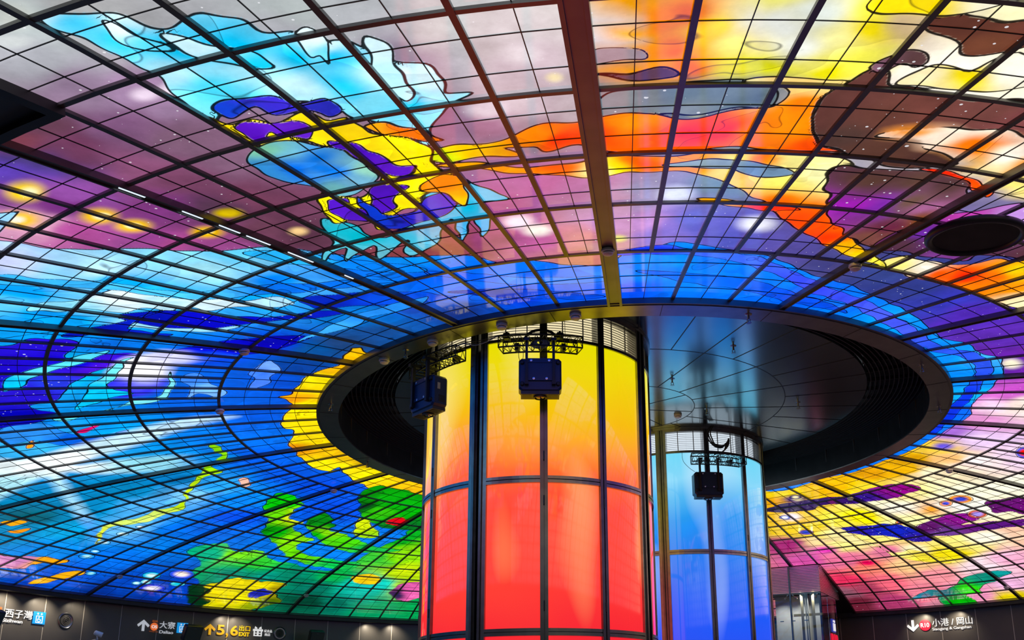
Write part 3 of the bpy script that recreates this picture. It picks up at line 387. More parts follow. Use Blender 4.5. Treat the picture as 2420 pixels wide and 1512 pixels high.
.003|.014|-.437,-1.603 -.417,-1.545 -.377,-1.528 -.327,-1.581 -.289,-1.591 -.317,-1.525 -.364,-1.487 -.422,-1.47 -.443,-1.532|-.42,-1.536,2040b8 -.367,-1.507,3028b0 -.31,-1.56,4030b8
.003|.014|-.353,-1.837 -.317,-1.837 -.28,-1.812 -.265,-1.77 -.288,-1.78 -.318,-1.808|-.337,-1.831,f0b048 -.295,-1.804,f08030
.003|.014|-.333,-1.632 -.289,-1.657 -.275,-1.606 -.292,-1.539 -.306,-1.577|-.303,-1.627,f09030 -.291,-1.574,f8d060
.002|.01|-1.624,-.458 -1.555,-.488 -1.537,-.485 -1.601,-.442|-1.589,-.463,e01878
.002|.01|-1.806,-.434 -1.767,-.454 -1.802,-.405 -1.82,-.404|-1.798,-.427,f0a820
.002|.01|-2.309,.186 -2.261,.209 -2.258,.253 -2.314,.242|-2.287,.225,f0b020
.002|.01|-2.349,.282 -2.284,.319 -2.342,.333|-2.327,.31,f0a020
.002|.01|-1.462,.266 -1.427,.258 -1.44,.337 -1.476,.356|-1.454,.305,f0c0b0
.0025|.02|-2.527,.462 -2.454,.559 -2.391,.683 -2.405,.736 -2.479,.654 -2.54,.639 -2.575,.535|-2.501,.551,d090c0 -2.436,.669,f0b040
.0025|.02|-2.573,.79 -2.507,.786 -2.421,.857 -2.414,.893 -2.49,.88 -2.573,.819|-2.486,.842,f0b848"""
ART_BUB="""-2.232,1.138,.029,.029,-.018,.036,d8f4f4,40c0e0 -2.128,1.219,.042,.039,-.024,.052,fff0e8,4058d8 -2.283,1.188,.017,.018,-.013,.026,f0f8f8,70d0e8 -2.296,1.274,.043,.045,-.02,.039,f4f0fc,2030c0 -2.319,1.169,.013,.014,-.009,.017,e8f8fc,80d8e8 -2.192,1.313,.026,.025,-.011,.023,50c8e0,80e8f0 -2.31,.743,.021,.024,-.015,.026,b8e8f8,3098e0 -2.184,.647,.018,.019,-.012,.023,e0f4fc,80c8f0 -2.259,.716,.013,.015,-.009,.017,d8f4fc,50b0f0 -2.083,.607,.017,.016,-.013,.023,f0f8f0,a0d8f0 -2.395,.924,.016,.018,-.012,.02,b8f0fc,2090d0 -1.993,.572,.012,.01,-.007,.013,f4f8f8,a0d8f0 1.476,.987,.037,-.014,.017,.052,b0a0f0,c06030 1.216,1.19,.024,-.007,.007,.027,6070d0,f09030 1.356,.827,.045,-.015,.016,.051,4050c8,f0a040 1.319,.896,.024,-.008,.011,.037,4858d8,f0a060 .707,1.224,.026,-.003,.004,.029,ffffff,3050b0 .834,1.416,.035,-.006,.006,.036,3050c0,6040a0 1.379,.24,.025,-.008,.023,.06,f04020,5060d0 .711,.947,.024,-.003,.004,.028,fff0c0,281868"""


def field(q, pts, cols, pw=2.0, eps=.0006):
    out = np.zeros((len(q), 3))
    ws = np.zeros(len(q))
    for (x, y), c in zip(pts, cols):
        w = 1.0 / ((q[:, 0] - x) ** 2 + (q[:, 1] - y) ** 2 + eps) ** pw
        out += w[:, None] * c
        ws += w
    return out / ws[:, None]


def parse_cols(s):
    pts, cols = [], []
    for t in s.split():
        x, y, c = t.split(',')
        pts.append((float(x), float(y)))
        cols.append(srgb(c))
    return np.array(pts), np.array(cols)


def smooth_poly(pts, n=5):
    pts = np.array(pts)
    out = []
    N = len(pts)
    for i in range(N):
        p0, p1, p2, p3 = pts[i - 1], pts[i], pts[(i + 1) % N], pts[(i + 2) % N]
        for k in range(n):
            t = k / n
            out.append(.5 * (2 * p1 + (p2 - p0) * t + (2 * p0 - 5 * p1 + 4 * p2 - p3) * t * t + (3 * p1 - p0 - 3 * p2 + p3) * t ** 3))
    return np.array(out)


def sdf(q, poly):
    d = np.full(len(q), 1e9)
    ins = np.zeros(len(q), bool)
    for i in range(len(poly)):
        a, b = poly[i - 1], poly[i]
        e = b - a
        w = q - a
        t = np.clip((w @ e) / (e @ e + 1e-12), 0, 1)
        dd = w - t[:, None] * e
        d = np.minimum(d, (dd ** 2).sum(1))
        c = ((a[1] <= q[:, 1]) != (b[1] <= q[:, 1]))
        if c.any():
            xx = a[0] + (q[c, 1] - a[1]) / (b[1] - a[1]) * e[0]
            ins[c] ^= q[c, 0] < xx
    d = np.sqrt(d)
    return np.where(ins, -d, d)


def wobble(q, seed):
    """smooth organic displacement, about unit size"""
    rs = np.random.RandomState(seed)
    out = np.zeros_like(q)
    for f, a in ((9, .7), (17, .55), (33, .4), (61, .28), (110, .18)):
        for _ in range(3):
            k = rs.normal(size=2)
            k = k / np.linalg.norm(k) * f * rs.uniform(.8, 1.2)
            ph = rs.uniform(0, 6.28, 2)
            s = q @ k
            out[:, 0] += a * .6 * np.sin(s + ph[0])
            out[:, 1] += a * .6 * np.sin(s + ph[1])
    return out


_ART = []
for line in ART_POLY.strip().split('\n'):
    ol, wb, pts, cs = line.split('|')
    star = ol.startswith('*')
    pl = smooth_poly([tuple(map(float, t.split(','))) for t in pts.split()])
    _ART.append((float(ol.strip('*')), float(wb), pl, *parse_cols(cs), star))
_BASE = parse_cols(ART_BASE)
_GLOW = [t.split(',') for t in ART_GLOW.split()]
_BUB = [t.split(',') for t in ART_BUB.split()]


def paint(q):
    """colour, signed distance to the nearest painted contour, and star density for plan points q"""
    n = wobble(q, 3)
    col = field(q + .02 * n, *_BASE, pw=2.0)
    edge = np.full(len(q), .05)
    star = np.full(len(q), .5)

    def ell(t):
        c = np.array([float(t[0]), float(t[1])])
        A = np.array([[float(t[2]), float(t[4])], [float(t[3]), float(t[5])]])
        d = np.linalg.solve(A, (q - c).T).T
        return np.sqrt((d ** 2).sum(1)), math.sqrt(abs(np.linalg.det(A)))

    def glow(lo, hi):
        for t in _GLOW:
            x = float(t[0])
            if not (lo <= x < hi):
                continue
            d, _ = ell(t)
            w = np.clip(1.25 - d, 0, 1)
            w = (w * w * (3 - 2 * w))[:, None]
            col[:] = col * (1 - w) + np.array(srgb(t[6])) * w
    glow(-9, 9)
    for ol, wb, pl, pts, cs, star_on in _ART:
        mg = .06
        lo, hi = pl.min(0) - mg, pl.max(0) + mg
        sel = np.where((q[:, 0] > lo[0]) & (q[:, 0] < hi[0]) & (q[:, 1] > lo[1]) & (q[:, 1] < hi[1]))[0]
        if not len(sel):
            continue
        qs = q[sel] + wb * n[sel]
        d = sdf(qs, pl)
        ins = d < 0
        c = field(qs + .010 * n[sel][:, ::-1], pts, cs, pw=1.6, eps=.0003)
        soft = .02 if ol == 0 else .0012
        w = np.clip(.5 - d / (2 * soft), 0, 1)[:, None]
        col[sel] = col[sel] * (1 - w) + c * w
        star[sel] = np.where(ins, .8 if star_on else 0.0, star[sel])
        if ol:
            sc_ = .0026 / ol
            e = edge[sel]
            edge[sel] = np.where(ins, np.where(-d * sc_ < .05, d * sc_, -.05), np.where(d * sc_ < np.abs(e), d * sc_, e))
        else:
            edge[sel] = np.where(ins, .05, edge[sel])
    for t in _BUB:
        d, s = ell(t)
        w = np.clip((1 - d) / .15, 0, 1)[:, None]
        k = np.clip((d - .35) / .4, 0, 1)[:, None]
        c = np.array(srgb(t[6])) * (1 - k) + np.array(srgb(t[7])) * k
        col[:] = col * (1 - w) + c * w
        dd = (d - 1) * s
        edge[:] = np.where((dd < 0), np.minimum(dd, -1e-4), np.where(dd < np.abs(edge), dd, edge))
    m_ = np.abs(edge)
    edge = np.sign(edge) * (m_ + 40 * np.maximum(m_ - .006, 0))
    return col, edge, star


# ------------------------------------------------------------------ stained glass material
def glass_mat():
    M = bpy.data.materials.new('backlit stained glass')
    M.use_nodes = True
    nt = M.node_tree
    N, L = nt.nodes.new, nt.links.new
    b = nt.nodes['Principled BSDF']
    b.inputs['Base Color'].default_value = (.012, .012, .014, 1)
    b.inputs['Roughness'].default_value = .07
    b.inputs['IOR'].default_value = 1.58
    col = N('ShaderNodeAttribute')
    col.attribute_name = 'tint'
    ed = N('ShaderNodeAttribute')
    ed.attribute_name = 'contour'
    st = N('ShaderNodeAttribute')
    st.attribute_name = 'stars'
    tc = N('ShaderNodeTexCoord')
    no = N('ShaderNodeTexNoise')
    no.inputs['Scale'].default_value = 2.6
    no.inputs['Detail'].default_value = 8
    no.inputs['Roughness'].default_value = .65
    L(tc.outputs['Object'], no.inputs['Vector'])
    mr = N('ShaderNodeMapRange')
    mr.inputs['From Min'].default_value = .3
    mr.inputs['From Max'].default_value = .7
    mr.inputs['To Min'].default_value = .8
    mr.inputs['To Max'].default_value = 1.2
    L(no.outputs['Fac'], mr.inputs['Value'])
    mul = N('ShaderNodeVectorMath')
    mul.operation = 'SCALE'
    L(col.outputs['Color'], mul.inputs[0])
    L(mr.outputs[0], mul.inputs['Scale'])
    # speckles: round white dots, only where the painting is a night sky
    vo = N('ShaderNodeTexVoronoi')
    vo.inputs['Scale'].default_value = 15.0
    L(tc.outputs['Object'], vo.inputs['Vector'])
    sx = N('ShaderNodeSeparateColor')
    L(vo.outputs['Color'], sx.inputs[0])
    siz = N('ShaderNodeMath')
    siz.operation = 'MULTIPLY'
    L(sx.outputs[0], siz.inputs[0])
    L(sx.outputs[1], siz.inputs[1])
    s2 = N('ShaderNodeMath')
    s2.operation = 'MULTIPLY'
    L(siz.outputs[0], s2.inputs[0])
    L(st.outputs['Fac'], s2.inputs[1])
    s3 = N('ShaderNodeMath')
    s3.operation = 'MULTIPLY'
    s3.inputs[1].default_value = .36
    L(s2.outputs[0], s3.inputs[0])
    lt = N('ShaderNodeMath')
    lt.operation = 'LESS_THAN'
    L(vo.outputs['Distance'], lt.inputs[0])
    L(s3.outputs[0], lt.inputs[1])
    mx = N('ShaderNodeMix')
    mx.data_type = 'RGBA'
    lf = N('ShaderNodeMath')
    lf.operation = 'MULTIPLY'
    lf.inputs[1].default_value = .75
    L(lt.outputs[0], lf.inputs[0])
    L(lf.outputs[0], mx.inputs[0])
    L(mul.outputs[0], mx.inputs[6])
    mx.inputs[7].default_value = (.9, .9, .95, 1)
    # free brush swirls where the painting is not a night sky
    sw = N('ShaderNodeTexNoise')
    sw.inputs['Scale'].default_value = .55
    sw.inputs['Detail'].default_value = 2.5
    sw.inputs['Roughness'].default_value = .55
    sw.inputs['Distortion'].default_value = .9
    L(tc.outputs['Object'], sw.inputs['Vector'])
    sr_ = N('ShaderNodeValToRGB')
    sr_.color_ramp.interpolation = 'LINEAR'
    els = sr_.color_ramp.elements
    stops_ = [(0, 1.0), (.40, .94), (.4001, .25), (.403, .25), (.4031, 1.16), (.47, .98), (.54, .86), (.5401, .25), (.5425, .25), (.5426, 1.12), (.62, 1.0), (1, .95)]
    for i_, (p_, v_) in enumerate(stops_):
        e_ = els[i_] if i_ < 2 else els.new(p_)
        e_.position = p_
        e_.color = (v_ / 1.2, v_ / 1.2, v_ / 1.2, 1)
    L(sw.outputs['Fac'], sr_.inputs[0])
    s12 = N('ShaderNodeVectorMath')
    s12.operation = 'SCALE'
    s12.inputs['Scale'].default_value = 1.2
    L(sr_.outputs[0], s12.inputs[0])
    day = N('ShaderNodeMapRange')
    day.inputs['From Min'].default_value = .0
    day.inputs['From Max'].default_value = .12
    day.inputs['To Min'].default_value = .85
    day.inputs['To Max'].default_value = 0
    L(st.outputs['Fac'], day.inputs['Value'])
    mxs = N('ShaderNodeMix')
    mxs.data_type = 'RGBA'
    L(day.outputs[0], mxs.inputs[0])
    mxs.inputs[6].default_value = (1, 1, 1, 1)
    L(s12.outputs[0], mxs.inputs[7])
    mm = N('ShaderNodeVectorMath')
    mm.operation = 'MULTIPLY'
    L(mx.outputs[2], mm.inputs[0])
    L(mxs.outputs[2], mm.inputs[1])
    # painted contour lines
    ab = N('ShaderNodeMath')
    ab.operation = 'ABSOLUTE'
    L(ed.outputs['Fac'], ab.inputs[0])
    lr = N('ShaderNodeMapRange')
    lr.interpolation_type = 'SMOOTHSTEP'
    lr.inputs['From Min'].default_value = .0009
    lr.inputs['From Max'].default_value = .0021
    lr.inputs['To Min'].default_value = .03
    lr.inputs['To Max'].default_value = 1
    L(ab.outputs[0], lr.inputs['Value'])
    fin = N('ShaderNodeVectorMath')
    fin.operation = 'SCALE'
    L(mm.outputs[0], fin.inputs[0])
    L(lr.outputs[0], fin.inputs['Scale'])
    L(fin.outputs[0], b.inputs['Emission Color'])
    b.inputs['Emission Strength'].default_value = 1.0
    M.cycles.emission_sampling = 'NONE'
    return M


GLASS = glass_mat()
GOFF = .016


def grid_mesh(name, co, nr, na, keep):
    """co: (nr+1)*(na+1) vertices; keep: nr*na bool"""
    i, j = np.nonzero(keep)
    a = i * (na + 1) + j
    quads = np.stack([a, a + 1, a + na + 2, a + na + 1], 1).astype(np.int32)
    me = bpy.data.meshes.new(name)
    me.vertices.add(len(co))
    me.vertices.foreach_set('co', co.astype(np.float32).ravel())
    me.loops.add(quads.size)
    me.loops.foreach_set('vertex_index', quads.ravel())
    me.polygons.add(len(quads))
    me.polygons.foreach_set('loop_start', np.arange(0, quads.size, 4, dtype=np.int32))
    me.update(calc_edges=True)
    me.shade_smooth()
    return me


dome = thing('stained_glass_dome', 'huge round stained glass dome ceiling with black steel ribs and backlit colours', 'ceiling', W(0, 0, 0))
DO = dome.location
RSUB = []
for a_, b_ in zip(RINGS[:-1], RINGS[1:]):
    n_ = 3 if a_ > 1.1 else 4
    fr = (.29, .71) if n_ == 3 else (.26, .51, .76)
    RSUB += [a_ + (b_ - a_) * f_ for f_ in fr]
PANES_R = np.array(sorted(RINGS + RSUB))
prs = np.random.RandomState(11)
sector_of = {}
for k in range(16):
    kk = k if k < 8 else k - 16
    near = -5 <= kk <= 4
    nr, na = (440, 200) if near else (330, 140)
    r = np.linspace(.985, 2.765, nr + 1)
    ks = np.linspace(kk, kk + 1, na + 1)
    rr, kg = np.meshgrid(r, ks, indexing='ij')
    t = np.radians(PHI0 + 22.5 * kg)
    x, y = rr * np.sin(t), -rr * np.cos(t)
    z = prof(rr) + GOFF
    co = np.stack([x * S, y * S, z * S], -1).reshape(-1, 3)
    q = np.stack([x.ravel(), y.ravel()], 1)
    col, edge, star = paint(q)
    # every pane is a little lighter or darker than its neighbours
    ir = np.searchsorted(PANES_R, rr.ravel())
    ia = np.floor((kg.ravel() - kk) * 12).astype(int)
    tone = prs.uniform(.93, 1.06, (len(PANES_R) + 1, 13))
    col = col * tone[ir, ia][:, None]
    lum = col @ np.array([.2126, .7152, .0722])
    col = np.clip(lum[:, None] + (col - lum[:, None]) * 1.22, 0, None)   # glass stains are deep, pure colours
    col = 1.10 * np.power(col, 1.10)
    rc, kc = (r[:-1] + r[1:]) / 2, (ks[:-1] + ks[1:]) / 2
    keep = np.array([[not cut(a, b) for b in kc] for a in rc]) if kk in (-1, -2, 6, 7) else np.ones((nr, na), bool)
    me = grid_mesh('glass_sector', co, nr, na, keep)
    att = me.attributes.new('tint', 'FLOAT_COLOR', 'POINT')
    att.data.foreach_set('color', np.concatenate([np.clip(col, 0, 4), np.ones((len(col), 1))], 1).astype(np.float32).ravel())
    att = me.attributes.new('contour', 'FLOAT', 'POINT')
    att.data.foreach_set('value', edge.astype(np.float32))
    att = me.attributes.new('stars', 'FLOAT', 'POINT')
    att.data.foreach_set('value', star.astype(np.float32))
    me.materials.append(GLASS)
    o = bpy.data.objects.new('glass_sector', me)
    COL.objects.link(o)
    o.parent = dome
    AT[o.name] = Vector(DO)
    sector_of[kk] = o


def A(k):
    return PHI0 + 22.5 * k


def rect(w, lo, hi):
    w, lo, hi = w * S / 2, lo * S, hi * S
    return [(-w, lo), (w, lo), (w, hi), (-w, hi)]


def radial_path(k, r0, r1, n=14):
    rs = [r0 + (r1 - r0) * i / n for i in range(n + 1)]
    a = A(k)
    return [P(r, a, prof(r)) for r in rs], [dome_up(r, a) for r in rs]


def ring_path(r, k0, k1, per=12):
    n = max(2, int(round((k1 - k0) * per)))
    ks = [k0 + (k1 - k0) * i / n for i in range(n + 1)]
    return [P(r, A(k), prof(r)) for k in ks], [dome_up(r, A(k)) for k in ks]


# thin lead strips between the panes, one mesh per sector
LEAD = mat('lead strip', (.02, .02, .022), .4, .3)
for kk, o in sector_of.items():
    mb = MB()
    for r in RSUB:
        spans = [(kk, kk + 1)]
        if r > 2.097 and kk in (-1, 7):
            spans = [(kk + 1 / 6, kk + 1)]
        if r > 2.097 and kk in (-2, 6):
            spans = [(kk, kk + 5 / 6)]
        for s0, s1 in spans:
            pa, ups = ring_path(r, s0, s1)
            mb.sweep(pa, rect(.0013, .0146, .0165), ups)
    for i in range(12):
        k = kk + (i + .5) / 12 if False else kk + i / 12
        if i == 0 or i % 4 == 0:
            continue
        odd = i % 2 == 1
        for r0, r1 in zip(RINGS[:-1], RINGS[1:]):
            if not odd and r0 > 1.1:
                continue
            if odd and r0 < 1.1:
                continue
            if cut((r0 + r1) / 2, k):
                continue
            pa, ups = radial_path(k, r0, r1, 3)
            mb.sweep(pa, rect(.0013, .0144, .0165), ups)
    mb.build('lead_strips', LEAD, o, origin=DO)

# main beams, wide one nearest to the camera is a folded channel
for k in range(-8, 8):
    wide = k == 0
    w = (.034 if wide else .0175) * S
    b0 = (.0 if wide else .0045) * S
    lip = .006 * S if wide else .003 * S
    d = .004 * S if wide else .003 * S
    top = .024 * S
    pr = [(-w / 2, b0), (-w / 2 + lip, b0), (-w / 2 + lip, b0 + d), (w / 2 - lip, b0 + d), (w / 2 - lip, b0), (w / 2, b0), (w / 2, top), (-w / 2, top)]
    pa, ups = radial_path(k, .99, 2.097 if k in (-1, 7) else 2.77, 18)
    b = MB().sweep(pa, pr, ups).build('main_beam', STEEL, dome)
    if wide:
        b['label'] = 'wide folded channel beam with raised edges'
# highlights along one main beam, drawn as thin glowing strips
GLINT = mat('glowing highlight', (.5, .5, .5), .4, emis=(.75, .85, 1), es=1.1)
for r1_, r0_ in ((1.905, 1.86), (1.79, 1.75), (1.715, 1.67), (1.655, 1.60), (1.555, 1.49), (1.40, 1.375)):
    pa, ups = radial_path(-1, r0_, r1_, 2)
    MB().sweep(pa, rect(.0032, .0060, .0085), ups).build('highlight_strip', GLINT, dome)
# lighter ribs
for kk in range(-8, 8):
    for i in range(1, 6):
        k = kk + i / 6
        r0 = .995 if i % 2 == 0 else 1.285
        kq = (k + 8) % 16 - 8
        inside = cut(2.4, k)
        edge_rib = min(abs(kq - c) for c in (-7 / 6, -5 / 6, 8 - 7 / 6, 8 - 5 / 6)) < .01
        pa, ups = radial_path(k, r0, 2.097 if inside else 2.765, 12)
        MB().sweep(pa, rect(.0088, .0112, .02), ups).build('rib', STEEL, dome)
# rings across the ribs
for r in RINGS:
    mb = MB()
    w = .022 if r == 1.0 else (.0088 if r < 2.7 else .03)
    lo = .002 if r in (1.0, 2.75) else .0117
    spans = [(-8, 8)]
    if r > 2.1:
        spans = [(-5 / 6, 8 - 7 / 6), (8 - 5 / 6, 16 - 7 / 6)]
    for s0, s1 in spans:
        if s1 - s0 == 16:
            pa, ups = ring_path(r, -8, 8)
            mb.sweep(pa[:-1], rect(w, lo, .022), ups[:-1], closed=True)
        else:
            pa, ups = ring_path(r, s0, s1)
            mb.sweep(pa, rect(w, lo, .022), ups)
    mb.build('ring_rib', STEEL, dome)
# frames and blank panels round the two notches
for c in (-1, 7):
    mb = MB()
    for k in (c - 1 / 6, c + 1 / 6):
        pa, ups = radial_path(k, 2.09, 2.765, 8)
        mb.sweep(pa, rect(.016, .002, .022), ups)
    pa, ups = ring_path(2.097, c - 1 / 6, c + 1 / 6)
    mb.sweep(pa, rect(.016, .002, .022), ups)
    mb.build('notch_frame', BLACK, dome)
for c, r0, r1 in ((-1, 2.09, 2.76), (7, 2.505, 2.76)):
    mb = MB()
    vs = []
    for dz in (.012, .02):
        vs += [P(r0, A(c - 1 / 6), prof(r0) + dz), P(r0, A(c + 1 / 6), prof(r0) + dz), P(r1, A(c + 1 / 6), prof(r1) + dz), P(r1, A(c - 1 / 6), prof(r1) + dz)]
    mb.add(vs, [(0, 1, 2, 3), (7, 6, 5, 4), (0, 4, 5, 1), (1, 5, 6, 2), (2, 6, 7, 3), (3, 7, 4, 0)])
    mb.build('blank_panel', BLACK, dome)
# deep black rim where the glass meets the walls
mb = MB()
pa, ups = ring_path(2.765, -8, 8, 8)
mb.sweep(pa[:-1], rect(.046, -.005, .03), [Vector((0, 0, 1))] * (len(pa) - 1), closed=True)
mb.build('outer_rim', BLACK, dome)
# small bolts on the rim where the main beams land
for k in range(-8, 8):
    for dk in (-.02, .02):
        p = P(2.744, A(k + dk), prof(2.744) - .004)
        MB().lathe(p, (0, 0, -1), [(.014, 0), (.014, .012), (.006, .018)], 8).build('rim_bolt', BRUSHED, dome)

# ------------------------------------------------------------------ room shell
FLOOR = mat('grey stone floor', (.19, .185, .175), .35, noise=.1, nscale=1.2)
structure('floor', MB().box(W(0, 0, -ZF) - Vector((0, 0, .1)), (24, 0, 0), (0, 24, 0), (0, 0, .1)), FLOOR)


def wall_mat():
    M = mat('charcoal wall panel', (.085, .080, .074), .36, .1, noise=.08, nscale=2)
    return M


def wall_arc(name, a0, a1, step, r=2.79, th=.03):
    mb = MB()
    n = int(round(abs(a1 - a0) / step))
    for i in range(n):
        b0, b1 = a0 + (a1 - a0) * i / n, a0 + (a1 - a0) * (i + 1) / n
        g = .045 * (1 if b1 > b0 else -1)
        sub = 3
        for j in range(sub):
            c0, c1 = b0 + g + (b1 - b0 - 2 * g) * j / sub, b0 + g + (b1 - b0 - 2 * g) * (j + 1) / sub
            q = [P(r, c0, -ZF), P(r, c1, -ZF), P(r, c1, -.34), P(r, c0, -.34), P(r + th, c0, -ZF), P(r + th, c1, -ZF), P(r + th, c1, -.34), P(r + th, c0, -.34)]
            mb.add(q, [(0, 1, 2, 3), (5, 4, 7, 6), (0, 4, 5, 1), (3, 2, 6, 7), (0, 3, 7, 4), (1, 5, 6, 2)])
    o = structure(name, mb, wall_mat())
    # pale joint strips between the panels
    j = MB()
    for i in range(n + 1):
        b = a0 + (a1 - a0) * i / n
        t = R_(b)
        er = Vector((math.sin(t), -math.cos(t), 0))
        et = Vector((math.cos(t), math.sin(t), 0))
        j.box(P(r + .004, b, (-ZF - .34) / 2), er * .012, et * .012, Vector((0, 0, (ZF - .34) / 2 * S)))
    j.build('panel_joints', mat('joint strip', (.55, .52, .46), .35, .2), o)
    return o


wall_arc('wall_left', -59.68, -149.38 - 3.9 * 7, 3.9)
wall_arc('wall_right', 150.68 + 3.83 * 8, 150.68 - 3.83 * 24, 3.83)

# ------------------------------------------------------------------ opening in the middle of the dome
FASCIA = mat('satin grey fascia', (.30, .295, .28), .28, .85, noise=.12, nscale=5)
NS = 128


def annulus(mb, r0, z0, r1, z1, n=NS, a0=0, a1=360):
    full = abs(a1 - a0) >= 360
    m_ = n if full else n + 1
    vs = []
    for rr, zz in ((r0, z0), (r1, z1)):
        for i in range(m_):
            vs.append(P(rr, a0 + (a1 - a0) * i / n, zz))
    fs = [(i, (i + 1) % m_, m_ + (i + 1) % m_, m_ + i) for i in range(n if full else n)]
    return mb.add(vs, fs)


def ring_solid(mb, sec, n=NS):
    """sec: closed list of (r, z)"""
    vs = []
    k = len(sec)
    for i in range(n):
        vs += [P(r, 360 * i / n, z) for r, z in sec]
    fs = []
    for i in range(n):
        j = (i + 1) % n
        for q in range(k):
            fs.append((i * k + q, j * k + q, j * k + (q + 1) % k, i * k + (q + 1) % k))
    return mb.add(vs, fs)


fas = structure('trim_1', ring_solid(MB(), [(.945, 0), (.945, .004), (1.002, .004), (1.002, 0)]), FASCIA)
mb = MB()
for i in range(24):
    a = 360 * i / 24 + 5
    t = R_(a)
    mb.box(P(.9735, a, -.0002), Vector((math.sin(t), -math.cos(t), 0)) * .154, Vector((math.cos(t), math.sin(t), 0)) * .004, (0, 0, .002))
mb.build('joints', BLACK, fas)
SKIRT = mat('black skirt panel', (.022, .025, .026), .35, .2, noise=.25, nscale=4)
sk = structure('trim_2', ring_solid(MB(), [(.9455, .0045), (.9555, .0045), (.965, .115), (.955, .115)]), SKIRT)
mb = MB()
for i in range(40):
    a = 9 * i
    t = R_(a)
    mb.box(P(.9505, a, .062), Vector((math.sin(t), -math.cos(t), 0)) * .01, Vector((math.cos(t), math.sin(t), 0)) * .005, (0, 0, .045 * S))
mb.build('joints', mat('grey joint', (.12, .125, .125), .4, .4), sk)

PLATE = mat('satin dark ceiling plate', (.36, .445, .49), .18, 1.0, noise=.06, nscale=1.5)  # blue tint put into silver metal to deepen the column's reflection
plate = structure('ceiling', ring_solid(MB(), [(.004, .095), (.773, .095), (.773, .108), (.004, .108)]), PLATE)
mb = MB()
for rr in (.225, .52):
    ring_solid(mb, [(rr - .0014, .0945), (rr + .0014, .0945), (rr + .0014, .097), (rr - .0014, .097)])
for r0, r1, n, off in ((.03, .225, 8, 12), (.225, .52, 16, 3), (.52, .773, 32, 3)):
    for i in range(n):
        a = off + 360 * i / n
        t = R_(a)
        mb.box(P((r0 + r1) / 2, a, .0953), Vector((math.sin(t), -math.cos(t), 0)) * (r1 - r0) / 2 * S, Vector((math.cos(t), math.sin(t), 0)) * .0065, (0, 0, .006))
mb.build('seams', BLACK, plate)

# concentric grille between the plate and the skirt
gr = thing('ring_grille', 'black concentric slat grille circling the round dark ceiling plate', 'grille', W(0, 0, .1))
SLAT = mat('black slat', (.05, .05, .048), .4, .5)
for i in range(13):
    rr = .785 + .0138 * i
    ring_solid(MB(), [(rr - .0012, .094), (rr + .0012, .094), (rr + .0012, .110), (rr - .0012, .110)]).build('slat', SLAT, gr)
for i in range(60):
    a = 6 * i
    t = R_(a)
    MB().box(P(.866, a, .111), Vector((math.sin(t), -math.cos(t), 0)) * .092 * S, Vector((math.cos(t), math.sin(t), 0)) * .012, (0, 0, .006 * S)).build('cross_bar', SLAT, gr)
ring_solid(MB(), [(.77, .16), (.97, .16), (.97, .165), (.77, .165)]).build('back_plate', BLACK, gr)
ring_solid(MB(), [(.955, .112), (.96, .112), (.972, .162), (.965, .162)]).build('back_rim', BLACK, gr)

